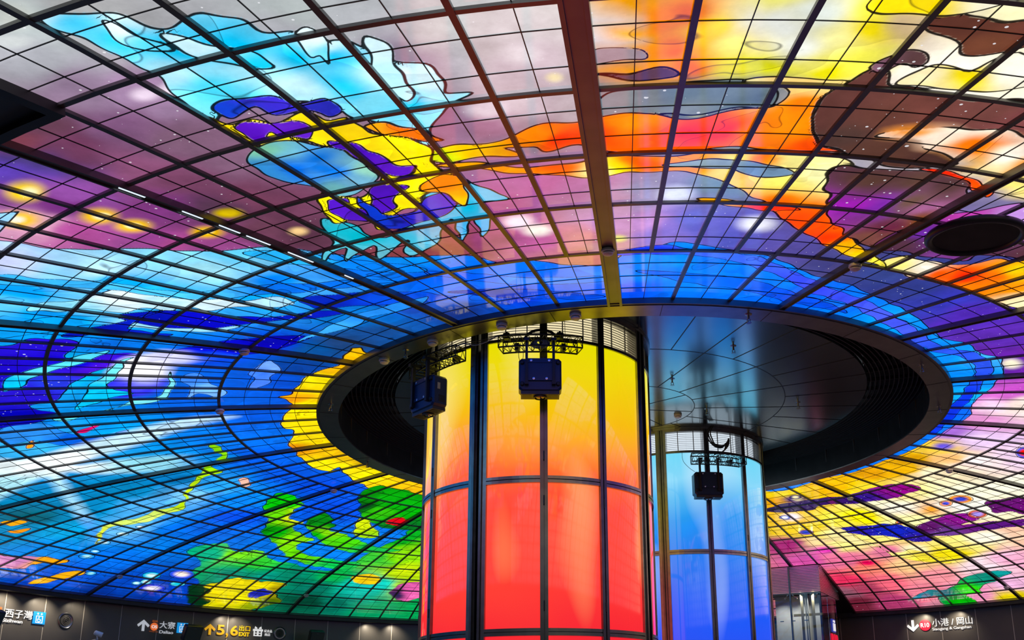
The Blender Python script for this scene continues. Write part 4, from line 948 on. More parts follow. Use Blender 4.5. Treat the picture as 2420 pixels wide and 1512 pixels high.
# ------------------------------------------------------------------ glowing glass columns
def column_glass(name, stops, light, lamt, es=1.0, seed=0.0):
    M = bpy.data.materials.new(name)
    M.use_nodes = True
    nt = M.node_tree
    N, L = nt.nodes.new, nt.links.new
    b = nt.nodes['Principled BSDF']
    b.inputs['Base Color'].default_value = (.03, .03, .03, 1)
    b.inputs['Roughness'].default_value = .05
    b.inputs['IOR'].default_value = 1.65
    tc = N('ShaderNodeTexCoord')
    sp = N('ShaderNodeSeparateXYZ')
    L(tc.outputs['Object'], sp.inputs[0])
    mr = N('ShaderNodeMapRange')
    mr.inputs['From Min'].default_value = 0
    mr.inputs['From Max'].default_value = ZF * S
    L(sp.outputs[2], mr.inputs['Value'])
    no = N('ShaderNodeTexNoise')
    no.inputs['Scale'].default_value = .75
    no.inputs['Detail'].default_value = 1.5
    mp = N('ShaderNodeMapping')
    mp.inputs['Location'].default_value = (seed, seed * .7, 0)
    mp.inputs['Scale'].default_value = (1, 1, .8)
    L(tc.outputs['Object'], mp.inputs[0])
    L(mp.outputs[0], no.inputs['Vector'])
    ad = N('ShaderNodeMath')
    ad.operation = 'MULTIPLY_ADD'
    ad.inputs[1].default_value = .16
    L(no.outputs['Fac'], ad.inputs[0])
    sb = N('ShaderNodeMath')
    sb.operation = 'SUBTRACT'
    sb.inputs[1].default_value = .08
    L(mr.outputs[0], ad.inputs[2])
    L(ad.outputs[0], sb.inputs[0])
    cr_ = N('ShaderNodeValToRGB')
    el = cr_.color_ramp.elements
    for i, (p_, c_) in enumerate(stops):
        e = el[i] if i < 2 else el.new(p_)
        e.position = p_
        e.color = (*srgb(c_), 1)
    L(sb.outputs[0], cr_.inputs[0])
    # lamps behind the glass make paler patches
    n2 = N('ShaderNodeTexNoise')
    n2.inputs['Scale'].default_value = .9
    n2.inputs['Detail'].default_value = .5
    m2 = N('ShaderNodeMapping')
    m2.inputs['Location'].default_value = (seed + 4.2, 1.3, .4)
    m2.inputs['Scale'].default_value = (1.3, 1.3, .45)
    L(tc.outputs['Object'], m2.inputs[0])
    L(m2.outputs[0], n2.inputs['Vector'])
    r2 = N('ShaderNodeMapRange')
    r2.inputs['From Min'].default_value = .5
    r2.inputs['From Max'].default_value = .75
    r2.inputs['To Min'].default_value = 0
    r2.inputs['To Max'].default_value = lamt
    L(n2.outputs['Fac'], r2.inputs['Value'])
    mx = N('ShaderNodeMix')
    mx.data_type = 'RGBA'
    L(r2.outputs[0], mx.inputs[0])
    L(cr_.outputs[0], mx.inputs[6])
    mx.inputs[7].default_value = (*srgb(light), 1)
    L(mx.outputs[2], b.inputs['Emission Color'])
    b.inputs['Emission Strength'].default_value = es
    return M


def zpos(z):
    return (z + ZF) / ZF


WARM = column_glass('amber and red backlit glass', [(zpos(-1.2), 'd81030'), (zpos(0.08), 'e8e000'), (zpos(-.75), 'f82030'), (zpos(-.62), 'ff3830'), (zpos(-.42), 'ff4c30'), (zpos(-.34), 'ff6a2c'), (zpos(-.26), 'ff9c30'), (zpos(-.18), 'f8bc08'), (zpos(-.07), 'f0d804')], 'ffe890', .55, 1.0, 0.0)
COOL = column_glass('sky and violet backlit glass', [(zpos(-1.2), '4828c8'), (zpos(0.05), '70d8f8'), (zpos(-.8), '2848f0'), (zpos(-.6), '1858f8'), (zpos(-.42), '2070f0'), (zpos(-.33), '1880f0'), (zpos(-.24), '2098f0'), (zpos(-.16), '50b8f4'), (zpos(-.08), '88d8fa')], 'd8f0ff', .6, 1.0, 2.0)
TIERS = [(0.0, -.35), (-.368, -.712), (-.73, -1.074), (-1.092, -1.195)]


def arc_slab(mb, c, r0, r1, a0, a1, z0, z1, n=8):
    """curved slab between two radii about the plan point c"""
    vs = []
    for i in range(n + 1):
        t = R_(a0 + (a1 - a0) * i / n)
        for rr, zz in ((r0, z0), (r1, z0), (r1, z1), (r0, z1)):
            vs.append(W(c[0] + rr * math.sin(t), c[1] - rr * math.cos(t), zz))
    fs = [(0, 1, 2, 3), tuple(n * 4 + q for q in (3, 2, 1, 0))]
    for i in range(n):
        for q in range(4):
            fs.append((i * 4 + q, i * 4 + 4 + q, i * 4 + 4 + (q + 1) % 4, i * 4 + (q + 1) % 4))
    return mb.add(vs, fs)


def column(c, R, a0, pitch_, glass, label, lamp):  # lamp is the material of the added glow band
    wc = 90 - 3 * pitch_
    o = thing('light_column', label, 'column', W(c[0], c[1], -ZF), kind='thing')
    arc_slab(MB(), c, .02, R - .07, 0, 359.9, -ZF, .094, 48).build('core', BLACK, o)
    arc_slab(MB(), c, R - .030, R - .026, 0, 359.9, .002, .086, 64).build('glow_band', lamp, o)  # glowing band added behind the louvres so their gaps look bright
    slat = mat('grey louvre slat', (.16, .155, .15), .35, .3)
    for g in range(4):
        b = a0 + 90 * g
        for i in range(3):
            p0, p1 = b + pitch_ * i, b + pitch_ * (i + 1)
            for z1, z0 in TIERS:
                arc_slab(MB(), c, R - .012, R, p0 + 1.75, p1 - 1.75, z0, z1).build('glass_panel', glass, o, smooth=True)
            # louvre: tilted slats
            mb = MB()
            n = 11
            for s_ in range(n):
                zc = .006 + .074 * (s_ + .5) / n
                vs = []
                for q in range(7):
                    t = R_(p0 + 1.6 + (p1 - p0 - 3.2) * q / 6)
                    for rr, zz in ((R - .009, zc), (R - .004, zc - .0006), (R - .004, zc + .0002), (R - .009, zc + .0008)):
                        vs.append(W(c[0] + rr * math.sin(t), c[1] - rr * math.cos(t), zz))
                fs = [(0, 1, 2, 3), (27, 26, 25, 24)]
                for q in range(6):
                    for e in range(4):
                        fs.append((q * 4 + e, q * 4 + 4 + e, q * 4 + 4 + (e + 1) % 4, q * 4 + (e + 1) % 4))
                mb.add(vs, fs)
            for f_ in (.34, .72):
                am = p0 + (p1 - p0) * f_
                arc_slab(mb, c, R - .012, R - .009, am - .25, am + .25, .004, .082, 1)
            mb.build('louvre', slat, o)
            # transom rails round the joints
            for zj, hh in ((-.359, .0085), (-.721, .0085), (-1.083, .0085), (.0025, .004), (.083, .004)):
                mb = MB()
                if hh > .005:
                    arc_slab(mb, c, R - .012, R + .006, p0 + 1.2, p1 - 1.2, zj + .0012, zj + hh, 8)
                    arc_slab(mb, c, R - .012, R + .006, p0 + 1.2, p1 - 1.2, zj - hh, zj - .0012, 8)
                    arc_slab(mb, c, R - .012, R + .001, p0 + 1.2, p1 - 1.2, zj - .0012, zj + .0012, 8)
                else:
                    arc_slab(mb, c, R - .012, R + .005, p0 + 1.2, p1 - 1.2, zj - hh, zj + hh, 8)
                mb.build('transom', BRUSHED, o)
        # posts: two inside the group, two at its ends, a black slot between groups
        for am in (b + pitch_, b + 2 * pitch_):
            mb = MB()
            arc_slab(mb, c, R - .02, R + .008, am - 1.7, am - .25, -ZF, .088, 2)
            arc_slab(mb, c, R - .02, R + .008, am + .25, am + 1.7, -ZF, .088, 2)
            arc_slab(mb, c, R - .02, R + .002, am - .25, am + .25, -ZF, .088, 1)
            post = mb.build('mullion', DARKSTEEL, o)
            for zj in (-.30, -.41, -.66):
                t = R_(am)
                MB().lathe(W(c[0] + (R + .008) * math.sin(t), c[1] - (R + .008) * math.cos(t), zj - .012), (0, 0, 1), [(.009, 0), (.009, .055), (.007, .058), (.009, .061), (.009, .118)], 8).build('hinge', BLACK, post)
        for am, sg in ((b, 1), (b + 3 * pitch_, -1)):
            mb = MB()
            lo_, hi_ = sorted((am + sg * 1.7, am - sg * .2))
            arc_slab(mb, c, R - .02, R + .006, lo_, hi_, -ZF, .088, 2)
            mb.build('frame_post', BRUSHED, o)
            mb = MB()
            lo_, hi_ = sorted((am - sg * .35, am - sg * 1.5))
            arc_slab(mb, c, R - .03, R + .010, lo_, hi_, -ZF, .088, 2)
            lo_, hi_ = sorted((am - sg * 1.6, am - sg * 2.1))
            arc_slab(mb, c, R - .03, R + .002, lo_, hi_, -ZF, .088, 2)
            mb.build('slot_post', DARKSTEEL, o)
        arc_slab(MB(), c, R - .034, R - .031, b - wc, b, -ZF, .088, 3).build('slot_back', BLACK, o)
    arc_slab(MB(), c, R - .06, R + .010, 0, 359.9, .086, .0945, 96).build('top_ring', BRUSHED, o)
    arc_slab(MB(), c, R - .06, R + .016, 0, 359.9, -ZF, -ZF + .012, 96).build('base_ring', BRUSHED, o)
    return o


C1, C2 = (-.2483, -.5225), (.2086, .5217)
GLOW1 = mat('warm glow band', (.1, .1, .1), .5, emis=(1, .86, .52), es=.95)
GLOW2 = mat('cool glow band', (.1, .1, .1), .5, emis=(.80, .90, 1), es=.95)
column(C1, .306, -19.82, 28.05, WARM, 'thick round glass column glowing yellow down to red, with two projectors hung at its top', GLOW1)
column(C2, .303, -15.9, 28.78, COOL, 'round glass column glowing pale blue down to violet, standing behind the red one', GLOW2)

# ------------------------------------------------------------------ curved trusses and projectors
TRUSS = mat('black truss tube', (.02, .02, .022), .35, .5)


def CP(c, r, a, z):
    t = R_(a)
    return W(c[0] + r * math.sin(t), c[1] - r * math.cos(t), z)


def truss(c, ac, half, zb, label, ri=.332, ro=.372, h=.029):
    o = thing('lighting_truss', label, 'truss', CP(c, ri, ac, zb), group='curved trusses clamped round the columns')
    n = 10
    for rr in (ri, ro):
        for zz in (zb, zb + h):
            MB().tube([CP(c, rr, ac - half + 2 * half * i / 24, zz) for i in range(25)], .0115, 8).build('chord', TRUSS, o)
    mb = MB()
    for i in range(n + 1):
        a = ac - half + 2 * half * i / n
        b = ac - half + 2 * half * (i + 1) / n
        mid = (a + b) / 2
        if i in (0, n // 2, n):
            for rr in (ri, ro):
                mb.tube([CP(c, rr, a, zb), CP(c, rr, a, zb + h)], .008, 6)
            for zz in (zb, zb + h):
                mb.tube([CP(c, ri, a, zz), CP(c, ro, a, zz)], .008, 6)
        if i < n:
            for rr in (ri, ro):
                mb.tube([CP(c, rr, a, zb), CP(c, rr, mid, zb + h), CP(c, rr, b, zb)], .006, 6)
            for zz in (zb, zb + h):
                mb.tube([CP(c, ri, a, zz), CP(c, ro, mid, zz), CP(c, ri, b, zz)], .006, 6)
    mb.build('bracing', TRUSS, o)
    for s_ in (-1, 1):
        a = ac + s_ * half * .62
        MB().tube([CP(c, ro - .02, a, zb + h), CP(c, ro - .025, a, .094)], .004, 6).build('hanger_rod', TRUSS, o)
        mb = MB()
        t = R_(a)
        er, et = Vector((math.sin(t), -math.cos(t), 0)), Vector((math.cos(t), math.sin(t), 0))
        mb.box(CP(c, ri - .006, a, zb + h / 2), er * .05, et * .03, (0, 0, .05))
        mb.build('clamp', TRUSS, o)
    return o


PBODY = mat('black shell with reflected blue', (.016, .036, .10), .35, .1, bump=.1, nscale=60)  # the dome's blue reflection is mixed into a black shell's colour
PBODY2 = mat('projector edge', (.045, .045, .048), .4, .1)
LENS = mat('projector lens', (.25, .24, .23), .08, .9)
SCREW = mat('bright screw', (.85, .85, .85), .25, 1.0)


def projector(c, a, zt, label, rf=.386, sticker=False):
    """hangs lens-down, its base towards the room; zt = top of the shell"""
    t = R_(a)
    er, et, ez = Vector((math.sin(t), -math.cos(t), 0)), Vector((math.cos(t), math.sin(t), 0)), Vector((0, 0, 1))
    w, h, d = .051 * S, .041 * S, .022 * S
    ctr = CP(c, rf - .022, a, zt) - ez * h
    o = thing('projector', label, 'projector', ctr, group='projectors hung from the column trusses')
    b = MB()
    b.rbox(ctr, et * w, ez * h, er * d, .16)
    body = b.build('body', PBODY, o, smooth=False)
    f = ctr + er * d
    mb = MB()
    mb.box(f + ez * (.012 * S) + er * .006, et * w * .60, ez * (.028 * S), er * .006)
    mb.box(f + ez * (.034 * S) + er * .014, et * w * .60, ez * (.0055 * S), er * .006)
    mb.box(f - ez * (.012 * S) + er * .014, et * w * .60, ez * (.0045 * S), er * .006)
    mb.build('mount_plate', PBODY, o)
    for s_ in (-1, 1):
        mb = MB()
        x = et * (s_ * w * .63)
        mb.box(f + x + er * .03 + ez * (.031 * S), et * .017, ez * (.054 * S), er * .022)
        mb.box(f + x + er * .03 - ez * (.024 * S), et * .024, ez * .022, er * .028)
        mb.build('mount_arm', BLACK, o)
        mb = MB()
        mb.box(f + x + er * .0 + ez * (.083 * S), et * .03, ez * .02, er * .10)
        mb.build('mount_clamp', BLACK, o)
    for sx, sy in ((-.42, .034), (.42, .034), (-.30, -.012), (.30, -.012)):
        MB().lathe(f + et * w * sx + ez * (sy * S) + er * .018, er, [(.016, 0), (.016, .006), (.007, .007), (.007, .003)], 12).build('screw', SCREW, o)
    for sx in (-.84, .84):
        for sy in (.72, -.60):
            MB().lathe(f + et * w * sx + ez * h * sy, er, [(.028, 0), (.028, .02), (.02, .028)], 14).build('foot', BLACK, o)
    # lens end, facing down
    e = ctr - ez * h
    MB().box(e - ez * .02 + er * 0, et * w * .9, er * d * .86, ez * .022).build('nose', PBODY2, o)
    hood = MB().lathe(e - ez * .03, -ez, [(.085, 0), (.085, .03), (.068, .036), (.068, .012)], 24).build('lens_ring', BLACK, o)
    MB().lathe(e - ez * .03, -ez, [(.066, 0), (.060, .022), (.035, .036), (.006, .04)], 24).build('lens', LENS, hood, smooth=True, origin=o.location)
    for s_ in (-1, 1):
        mb = MB()
        for i in range(8):
            mb.box(e - ez * .043 + et * (s_ * w * (.42 + .055 * i)) + er * .01, et * .004, er * d * .6, ez * .004)
        mb.build('vent', BLACK, o)
    if sticker:
        mb = MB()
        sd = ctr + et * w
        mb.box(sd + ez * (.012 * S) + er * (.006 * S) + et * .002, er * .022, ez * .045, et * .003)
        mb.build('paper_label', mat('yellowed label', (.55, .5, .3), .6), o)
        mb = MB()
        for i in range(5):
            mb.box(sd - ez * (.012 * S + i * .02) - er * .02 + et * .002, er * .05, ez * .005, et * .002)
        mb.build('side_vent', BLACK, o)
    return o


truss(C1, 6.7, 16, -.042, 'curved black truss on the yellow column, over the projector that faces straight out')
truss(C1, -44, 16.5, -.044, 'curved black truss on the yellow column beside the dark slot, seen from its end')
truss(C2, 17.6, 16, -.052, 'curved black truss on the pale blue column carrying cable loops')
projector(C1, 6.5, -.081, 'dark projector hanging flat against the middle of the yellow column')
projector(C1, -43.5, -.082, 'dark projector hanging at the edge of the yellow column, its side vents showing', sticker=True)
projector(C2, 9.8, -.094, 'dark projector hanging in front of the pale blue column')

CABLE = mat('black cable', (.012, .012, .013), .5)
PALEC = mat('pale cable', (.35, .36, .38), .5)


def cable(name, label, path, r=.008, m_=None, group=None, cat='cable'):
    pts = [Vector(p) for p in path]
    sp = smooth3(pts)
    o = MB().tube(sp, r, 6).build(name, m_ or CABLE, None, smooth=True, origin=pts[0])
    return tag(o, label, cat, group)


def smooth3(pts, n=6):
    out = []
    for i in range(len(pts) - 1):
        p0, p1, p2, p3 = pts[max(i - 1, 0)], pts[i], pts[i + 1], pts[min(i + 2, len(pts) - 1)]
        for k in range(n):
            t = k / n
            out.append(.5 * (2 * p1 + (p2 - p0) * t + (2 * p0 - 5 * p1 + 4 * p2 - p3) * t * t + (3 * p1 - p0 - 3 * p2 + p3) * t ** 3))
    out.append(pts[-1])
    return out


for i, dz in enumerate((0, -.004, -.007)):
    cable('power_cable', ('upper black cable', 'middle black cable', 'lowest pale cable')[i] + ' strung across the dark slot between the two trusses of the yellow column',
          [CP(C1, .37, a, -.014 + dz + s_ * (1 + i * .5)) for a, s_ in ((-28, 0), (-24, .002), (-19, -.003), (-14, -.001), (-10, .004), (-6, .003))],
          .0055, PALEC if i == 2 else CABLE)
cable('power_cable', 'thick black cable arching over the truss on the yellow column',
      [CP(C1, .352, a, z) for a, z in ((0, -.02), (1.5, -.006), (4, .004), (7.5, .007), (11, .002), (13, -.010))], .02)
# coil of spare cable lying in the truss
mb = MB()
for i in range(9):
    rr = (.010 + .0022 * i)
    cc = CP(C1, .352, 6.5, -.026)
    mb.tube([cc + Vector((math.cos(u), .25 * math.sin(u), .62 * math.sin(u))) * rr * S * .85 + Vector((0, .006 * i, 0)) for u in [2 * math.pi * q / 24 for q in range(24)]], .006, 5, closed=True)
tag(mb.build('cable_coil', PALEC, None, origin=CP(C1, .352, 6.5, -.026)), 'coil of grey cable lying inside the truss on the yellow column', 'cable')
for i in range(3):
    d_ = .003 * i
    cable('power_cable', ('outer', 'middle', 'inner')[i] + ' black cable of the loop dropping over the louvres onto the blue column truss',
          [CP(C2, .345 + d_, a, z) for a, z in ((14 + i * .8, .086), (11.5 + i, .06), (12.5 + i, .035), (16, .012 + d_), (20.5, .008 + d_), (24.2 - i * .6, .03 - d_), (25.5 - i * .6, .045 - d_ * 2), (25 - i, .02), (21, -.006), (15.5, -.018))], .013)
cable('power_cable', 'thin black wire sagging from the blue column truss to its projector',
      [CP(C2, .37, a, z) for a, z in ((-3.5, -.02), (-3, -.05), (0, -.075), (3, -.09))], .004)
cable('power_cable', 'short wire looping down to the top of the projector facing straight out',
      [CP(C1, .37, a, z) for a, z in ((-1, -.035), (-1.5, -.065), (-.6, -.088), (.2, -.07), (0, -.04))], .004)
for a, lb in ((-6.8, 'small black junction box standing on the truss nearest the dark slot'), (14.5, 'small black junction box on the truss near the hanging rod')):
    t = R_(a)
    er, et = Vector((math.sin(t), -math.cos(t), 0)), Vector((math.cos(t), math.sin(t), 0))
    ctr = CP(C1, .352, a, -.007)
    o = thing('junction_box', lb, 'box', ctr)
    MB().rbox(ctr, er * .04, et * .045, Vector((0, 0, .04)), .2).build('case', TRUSS, o)
    MB().lathe(ctr + Vector((0, 0, .04)), (0, 0, 1), [(.014, 0), (.014, .025)], 8).build('gland', BLACK, o)

# ------------------------------------------------------------------ detectors and sprinklers
def detector(p, axis, label, group, sc=1.0):
    o = thing('smoke_detector', label, 'smoke detector', p, group=group)
    ax = -Vector(axis)
    MB().lathe(p, ax, [(.072 * sc, 0), (.076 * sc, .03 * sc), (.07 * sc, .036 * sc)], 24).build('base', WHITE, o, smooth=True)
    MB().lathe(p + ax * .034 * sc, ax, [(.05 * sc, 0), (.05 * sc, .012 * sc)], 20).build('vent_gap', mat('dark gap', (.05, .045, .04), .6), o)
    MB().lathe(p + ax * .046 * sc, ax, [(.06 * sc, 0), (.058 * sc, .014 * sc), (.036 * sc, .026 * sc), (.01 * sc, .028 * sc)], 24).build('head', WHITE, o, smooth=True)
    return o


UPV = Vector((0, 0, 1))
for a, lb in ((-6.8, 'white smoke detector on the grey ring over the louvres, nearest the wide beam'),
              (-17.6, 'white smoke detector on the grey ring above the dark slot of the yellow column'),
              (-29.5, 'white smoke detector on the grey ring above the end-on projector'),
              (-40.4, 'white smoke detector on the grey ring right beside the black slat grille')):
    detector(P(.974, a, 0), UPV, lb, 'smoke detectors on the grey ring')
detector(W(.173, .0755, .095), UPV, 'smoke detector on the dark ceiling plate above the blue column', 'smoke detectors on the plate')
for r, k, lb in ((1.33, 0, 'white smoke detector on the wide orange-lit beam above the ring'),
                 (1.297, 1, 'smoke detector on the beam next to the round dark disc'),
                 (1.30, -2, 'smoke detector on a beam amid dark blue glass, level with the white glow'),
                 (1.285, -3, 'smoke detector on a beam amid blue glass beside the yellow splash'),
                 (1.285, -5, 'smoke detector on a beam just above the green lobes'),
                 (2.53, -5, 'smoke detector low on a beam among the pale bubbles'),
                 (2.51, -6, 'smoke detector low on a beam amid teal glass near the exit sign'),
                 (1.285, 5, 'smoke detector on a beam amid cream glass'),
                 (1.285, 6, 'smoke detector on a beam amid yellow and purple glass beside the blue column'),
                 (2.60, 6, 'smoke detector low on a beam beside the green swirl')):
    detector(P(r, A(k), prof(r) + (.003 if k == 0 else .0055)), dome_up(r, A(k)), lb, 'smoke detectors on the dome beams', .95)


def sprinkler(p, label, group):
    o = thing('sprinkler', label, 'sprinkler', p, group=group)
    d = Vector((0, 0, -1))
    MB().lathe(p, d, [(.045, 0), (.045, .004), (.02, .012)], 16).build('escutcheon', BRUSHED, o)
    MB().lathe(p + d * .01, d, [(.014, 0), (.014, .05), (.02, .055), (.02, .065)], 10).build('pipe', BRUSHED, o)
    mb = MB()
    for s_ in (-1, 1):
        mb.tube([p + d * .07 + Vector((s_ * .018, 0, 0)), p + d * .09 + Vector((s_ * .022, 0, 0)), p + d * .115 + Vector((s_ * .006, 0, 0))], .005, 6)
    mb.build('frame', BRUSHED, o)
    MB().lathe(p + d * .115, d, [(.034, 0), (.034, .005)], 14).build('deflector', BRUSHED, o)


for (x, y), lb in (((.302, -.516), 'sprinkler on the ceiling plate, the one nearest the grey ring'),
                   ((.14, -.274), 'sprinkler on the ceiling plate close beside the yellow column'),
                   ((.268, .021), 'sprinkler on the ceiling plate just over the blue column'),
                   ((.566, -.014), 'sprinkler on the ceiling plate nearest the slat grille')):
    sprinkler(W(x, y, .095), lb, 'sprinklers on the ceiling plate')
for a, lb in ((17.3, 'sprinkler under the grey ring where it runs over the blue-lit plate'), (-35.1, 'sprinkler under the grey ring between two white smoke detectors'),
              (54.6, 'sprinkler under the grey ring near the wide part of the slat grille'), (77.6, 'sprinkler under the grey ring beside the pink and blue glass'),
              (-65.1, 'sprinkler under the grey ring beside the yellow splash'), (-102.5, 'sprinkler under the grey ring where it nears the yellow column')):
    sprinkler(P(.974, a, 0), lb, 'sprinklers under the grey ring')

# ------------------------------------------------------------------ round dark disc in the dome
ctr = P(1.517, A(1.176), prof(1.517))
upn = dome_up(1.517, A(1.176))
o = thing('round_hatch', 'round black glass disc with a dark rim set into the purple dome glass', 'hatch', ctr)
rr_ = .084 * S
MB().lathe(ctr - upn * .02, upn, [(rr_ * .93, 0), (rr_ * .93, .06)], 64).build('disc', mat('black mirror disc', (.03, .03, .032), .12, .2, noise=.5, nscale=5), o)
e1 = upn.orthogonal().normalized()
e2 = upn.cross(e1)
MB().tube([ctr - upn * .01 + (e1 * math.cos(u) + e2 * math.sin(u)) * rr_ * .96 for u in [2 * math.pi * i / 72 for i in range(72)]], .04, 10, closed=True).build('rim', BLACK, o, smooth=True)

# ------------------------------------------------------------------ glass lift shaft behind the blue column
AB = A(7)
tb = R_(AB)
er, et, ez = Vector((math.sin(tb), -math.cos(tb), 0)), Vector((math.cos(tb), math.sin(tb), 0)), Vector((0, 0, 1))


def B(r, l, z):
    return er * (r * S) + et * (l * S) + ez * ((z + ZF) * S)


lift = thing('lift_shaft', 'glass lift shaft with a grey louvred top, standing beside the blue column', 'lift', B(2.05, 0, -ZF))
LOUV = mat('grey louvre blade', (.80, .81, .83), .38, .85)
rb, rf_, hw, zg = 2.50, 2.05, .145, -.297
for nm, (o0, o1) in {'front': ((rf_, -hw), (rf_, hw)), 'side': ((rf_, -hw), (rb, -hw)), 'far_side': ((rf_, hw), (rb, hw))}.items():
    mb = MB()
    nrm = (-er if nm == 'front' else (-et if nm == 'side' else et))
    p0, p1 = B(*o0, 0), B(*o1, 0)
    mid, hv = (p0 + p1) / 2, (p1 - p0) / 2
    ztop = prof(rf_) - .004
    nb = 17
    for i in range(nb):
        zc = zg + (ztop - zg) * (i + .5) / nb
        zz = Vector((0, 0, (zc + ZF) * S)) - Vector((0, 0, ZF * S))
        mb.box(mid + zz + nrm * .006, hv, (ez * .95 - nrm * .28) * ((ztop - zg) / nb * .30 * S), (nrm + ez * .28) * .004)
    mb.box(mid + ez * ((zg + ztop) / 2 * S) - nrm * .04, hv * .99, nrm * .008, ez * ((ztop - zg) / 2 * S))
    mb.build('louvre', LOUV, lift)
CLEAR = bpy.data.materials.new('clear glass')
CLEAR.use_nodes = True
cb = CLEAR.node_tree.nodes['Principled BSDF']
cb.inputs['Base Color'].default_value = (.92, .97, 1, 1)
cb.inputs['Roughness'].default_value = .02
cb.inputs['Transmission Weight'].default_value = 1
cb.inputs['IOR'].default_value = 1.45
INNER = mat('pale lift wall', (.62, .62, .60), .4, noise=.06)
MB().box(B((rf_ + rb) / 2 + .04, 0, (zg - ZF) / 2), er * ((rb - rf_) / 2 - .05) * S, et * (hw - .03) * S, ez * ((ZF + zg) / 2 - .004) * S).build('inner_wall', INNER, lift)
for l0, l1 in ((-hw, .006), (.012, hw)):
    MB().box(B(rf_, (l0 + l1) / 2, (zg - ZF) / 2), et * ((l1 - l0) / 2 * S), er * .012, ez * ((ZF + zg) / 2 * S - .02)).build('glass_front', CLEAR, lift)
for r0, r1 in ((rf_ + .005, 2.19), (2.193, 2.40)):
    MB().box(B((r0 + r1) / 2, -hw, (zg - ZF) / 2), er * ((r1 - r0) / 2 * S), et * .012, ez * ((ZF + zg) / 2 * S - .02)).build('glass_side', CLEAR, lift)
MB().box(B(rf_ - .003, .009, (ztop - ZF) / 2), et * .022, er * .03, ez * ((ZF + ztop) / 2 * S)).build('front_post', DARKSTEEL, lift)
for l_ in (-.11, -.03, .07):
    spot('lift_light', B(rf_ + .012, l_, zg - .004), B(rf_ + .03, l_, zg - .4), 32, (.97, .96, .9), 120, rad=.006)
RAIL = mat('white guide rail', (.8, .8, .78), .3)
for l in (-.062, -.072):
    MB().box(B(rf_ + .018, l, (zg - ZF) / 2), et * .012, er * .02, ez * ((ZF + zg) / 2 * S - .03)).build('guide_rail', RAIL, lift)
mb = MB()
mb.box(B(rf_ + .02, -.042, (zg - ZF) / 2), et * .035, er * .012, ez * ((ZF + zg) / 2 * S - .03))
mb.box(B(rf_ + .02, -.10, (zg - ZF) / 2), et * .035, er * .012, ez * ((ZF + zg) / 2 * S - .03))
for z in (-.41, -.60):
    mb.box(B(rf_ + .021, -.07, z), et * .40, er * .01, ez * .035)
mb.build('steel_frame', mat('cream frame', (.62, .52, .30), .4), lift)
for l, sg in ((.035, 1), (-.022, -1), (-.118, 1)):
    base = B(rf_ - .004, l, -.325)
    mb = MB()
    mb.lathe(base - er * .0, -er, [(.03, -.03), (.03, .02), (.018, .03)], 16)
    mb.tube([base - er * .02, base - er * .05 + et * (-sg * .05) + ez * .05, base - er * .05 + et * (-sg * .075) + ez * .085], .011, 8)
    mb.lathe(base - er * .045 + et * (-sg * .08) + ez * .09, -er, [(.02, -.015), (.02, .02)], 12)
    mb.build('glass_clamp', BRUSHED, lift)
for l in (.06, .0, -.065):
    MB().box(B(rf_ - .004, l, -.44), et * .05, er * .012, ez * .012).build('glass_bolt', BRUSHED, lift)

# ------------------------------------------------------------------ lettering on the walls
def emis_mat(name, h, es=.8, k=.5):
    c = srgb(h)
    return mat(name, tuple(x * k for x in c), .4, emis=c, es=es)


SW = emis_mat('white sign face', 'f0f0f0', .75)
SD = emis_mat('dim white sign face', 'b8bcc4', .8)
SY = emis_mat('yellow sign face', 'f4c400', .85)
SYD = emis_mat('dull yellow sign face', 'd09a10', .85)
SO = emis_mat('orange sign face', 'e06a30', .85)
SOD = emis_mat('dull orange sign face', '8a4620', .8)
SB = emis_mat('blue sign face', '1090dc', .9)
SR = emis_mat('red sign face', 'e01838', .9)


def text_mesh(body, off=.012):
    cu = bpy.data.curves.new('lettering', 'FONT')
    cu.body = body
    cu.size = 1
    cu.offset = off
    cu.extrude = .01
    to = bpy.data.objects.new('lettering', cu)
    COL.objects.link(to)
    bpy.context.view_layer.update()
    dg = bpy.context.evaluated_depsgraph_get()
    me = to.evaluated_get(dg).to_mesh()
    co = np.array([v.co[:] for v in me.vertices])
    fs = [tuple(p.vertices) for p in me.polygons]
    to.evaluated_get(dg).to_mesh_clear()
    bpy.data.objects.remove(to)
    bpy.data.curves.remove(cu)
    return co, fs


def flat_map(mapper):
    """mapper(u, v, w) with u, v in 0..1 of the target rectangle"""
    def put(co, fs):
        lo, hi = co.min(0), co.max(0)
        d = np.maximum(hi - lo, 1e-6)
        return [mapper((c[0] - lo[0]) / d[0], (c[1] - lo[1]) / d[1], (c[2] - lo[2]) / d[2]) for c in co], fs
    return put


WR = 2.787


def on_wall(a0, a1, zb, zt, depth=.002):
    return lambda u, v, w: P(WR - depth * w, a0 + (a1 - a0) * u, zb + (zt - zb) * v)


def letter(name, body, m_, parent, rc, off=.012):
    vs, fs = flat_map(on_wall(*rc))(*text_mesh(body, off))
    return MB().add(vs, fs).build(name, m_, parent)


def wall_shape(name, polys, m_, parent, rc, depth=.002):
    """polys in 0..1 coordinates of the rectangle rc, each extruded a little"""
    mp = on_wall(*rc, depth)
    mb = MB()
    for pl in polys:
        n = len(pl)
        vs = [mp(x, y, 1) for x, y in pl] + [mp(x, y, 0) for x, y in pl]
        mb.add(vs, [tuple(range(n)), tuple(range(2 * n - 1, n - 1, -1))] + [(i, n + i, n + (i + 1) % n, (i + 1) % n) for i in range(n)])
    return mb.build(name, m_, parent)


def circ(n=32, cx=.5, cy=.5, rx=.5, ry=.5):
    return [(cx + rx * math.cos(2 * math.pi * i / n), cy + ry * math.sin(2 * math.pi * i / n)) for i in range(n)]


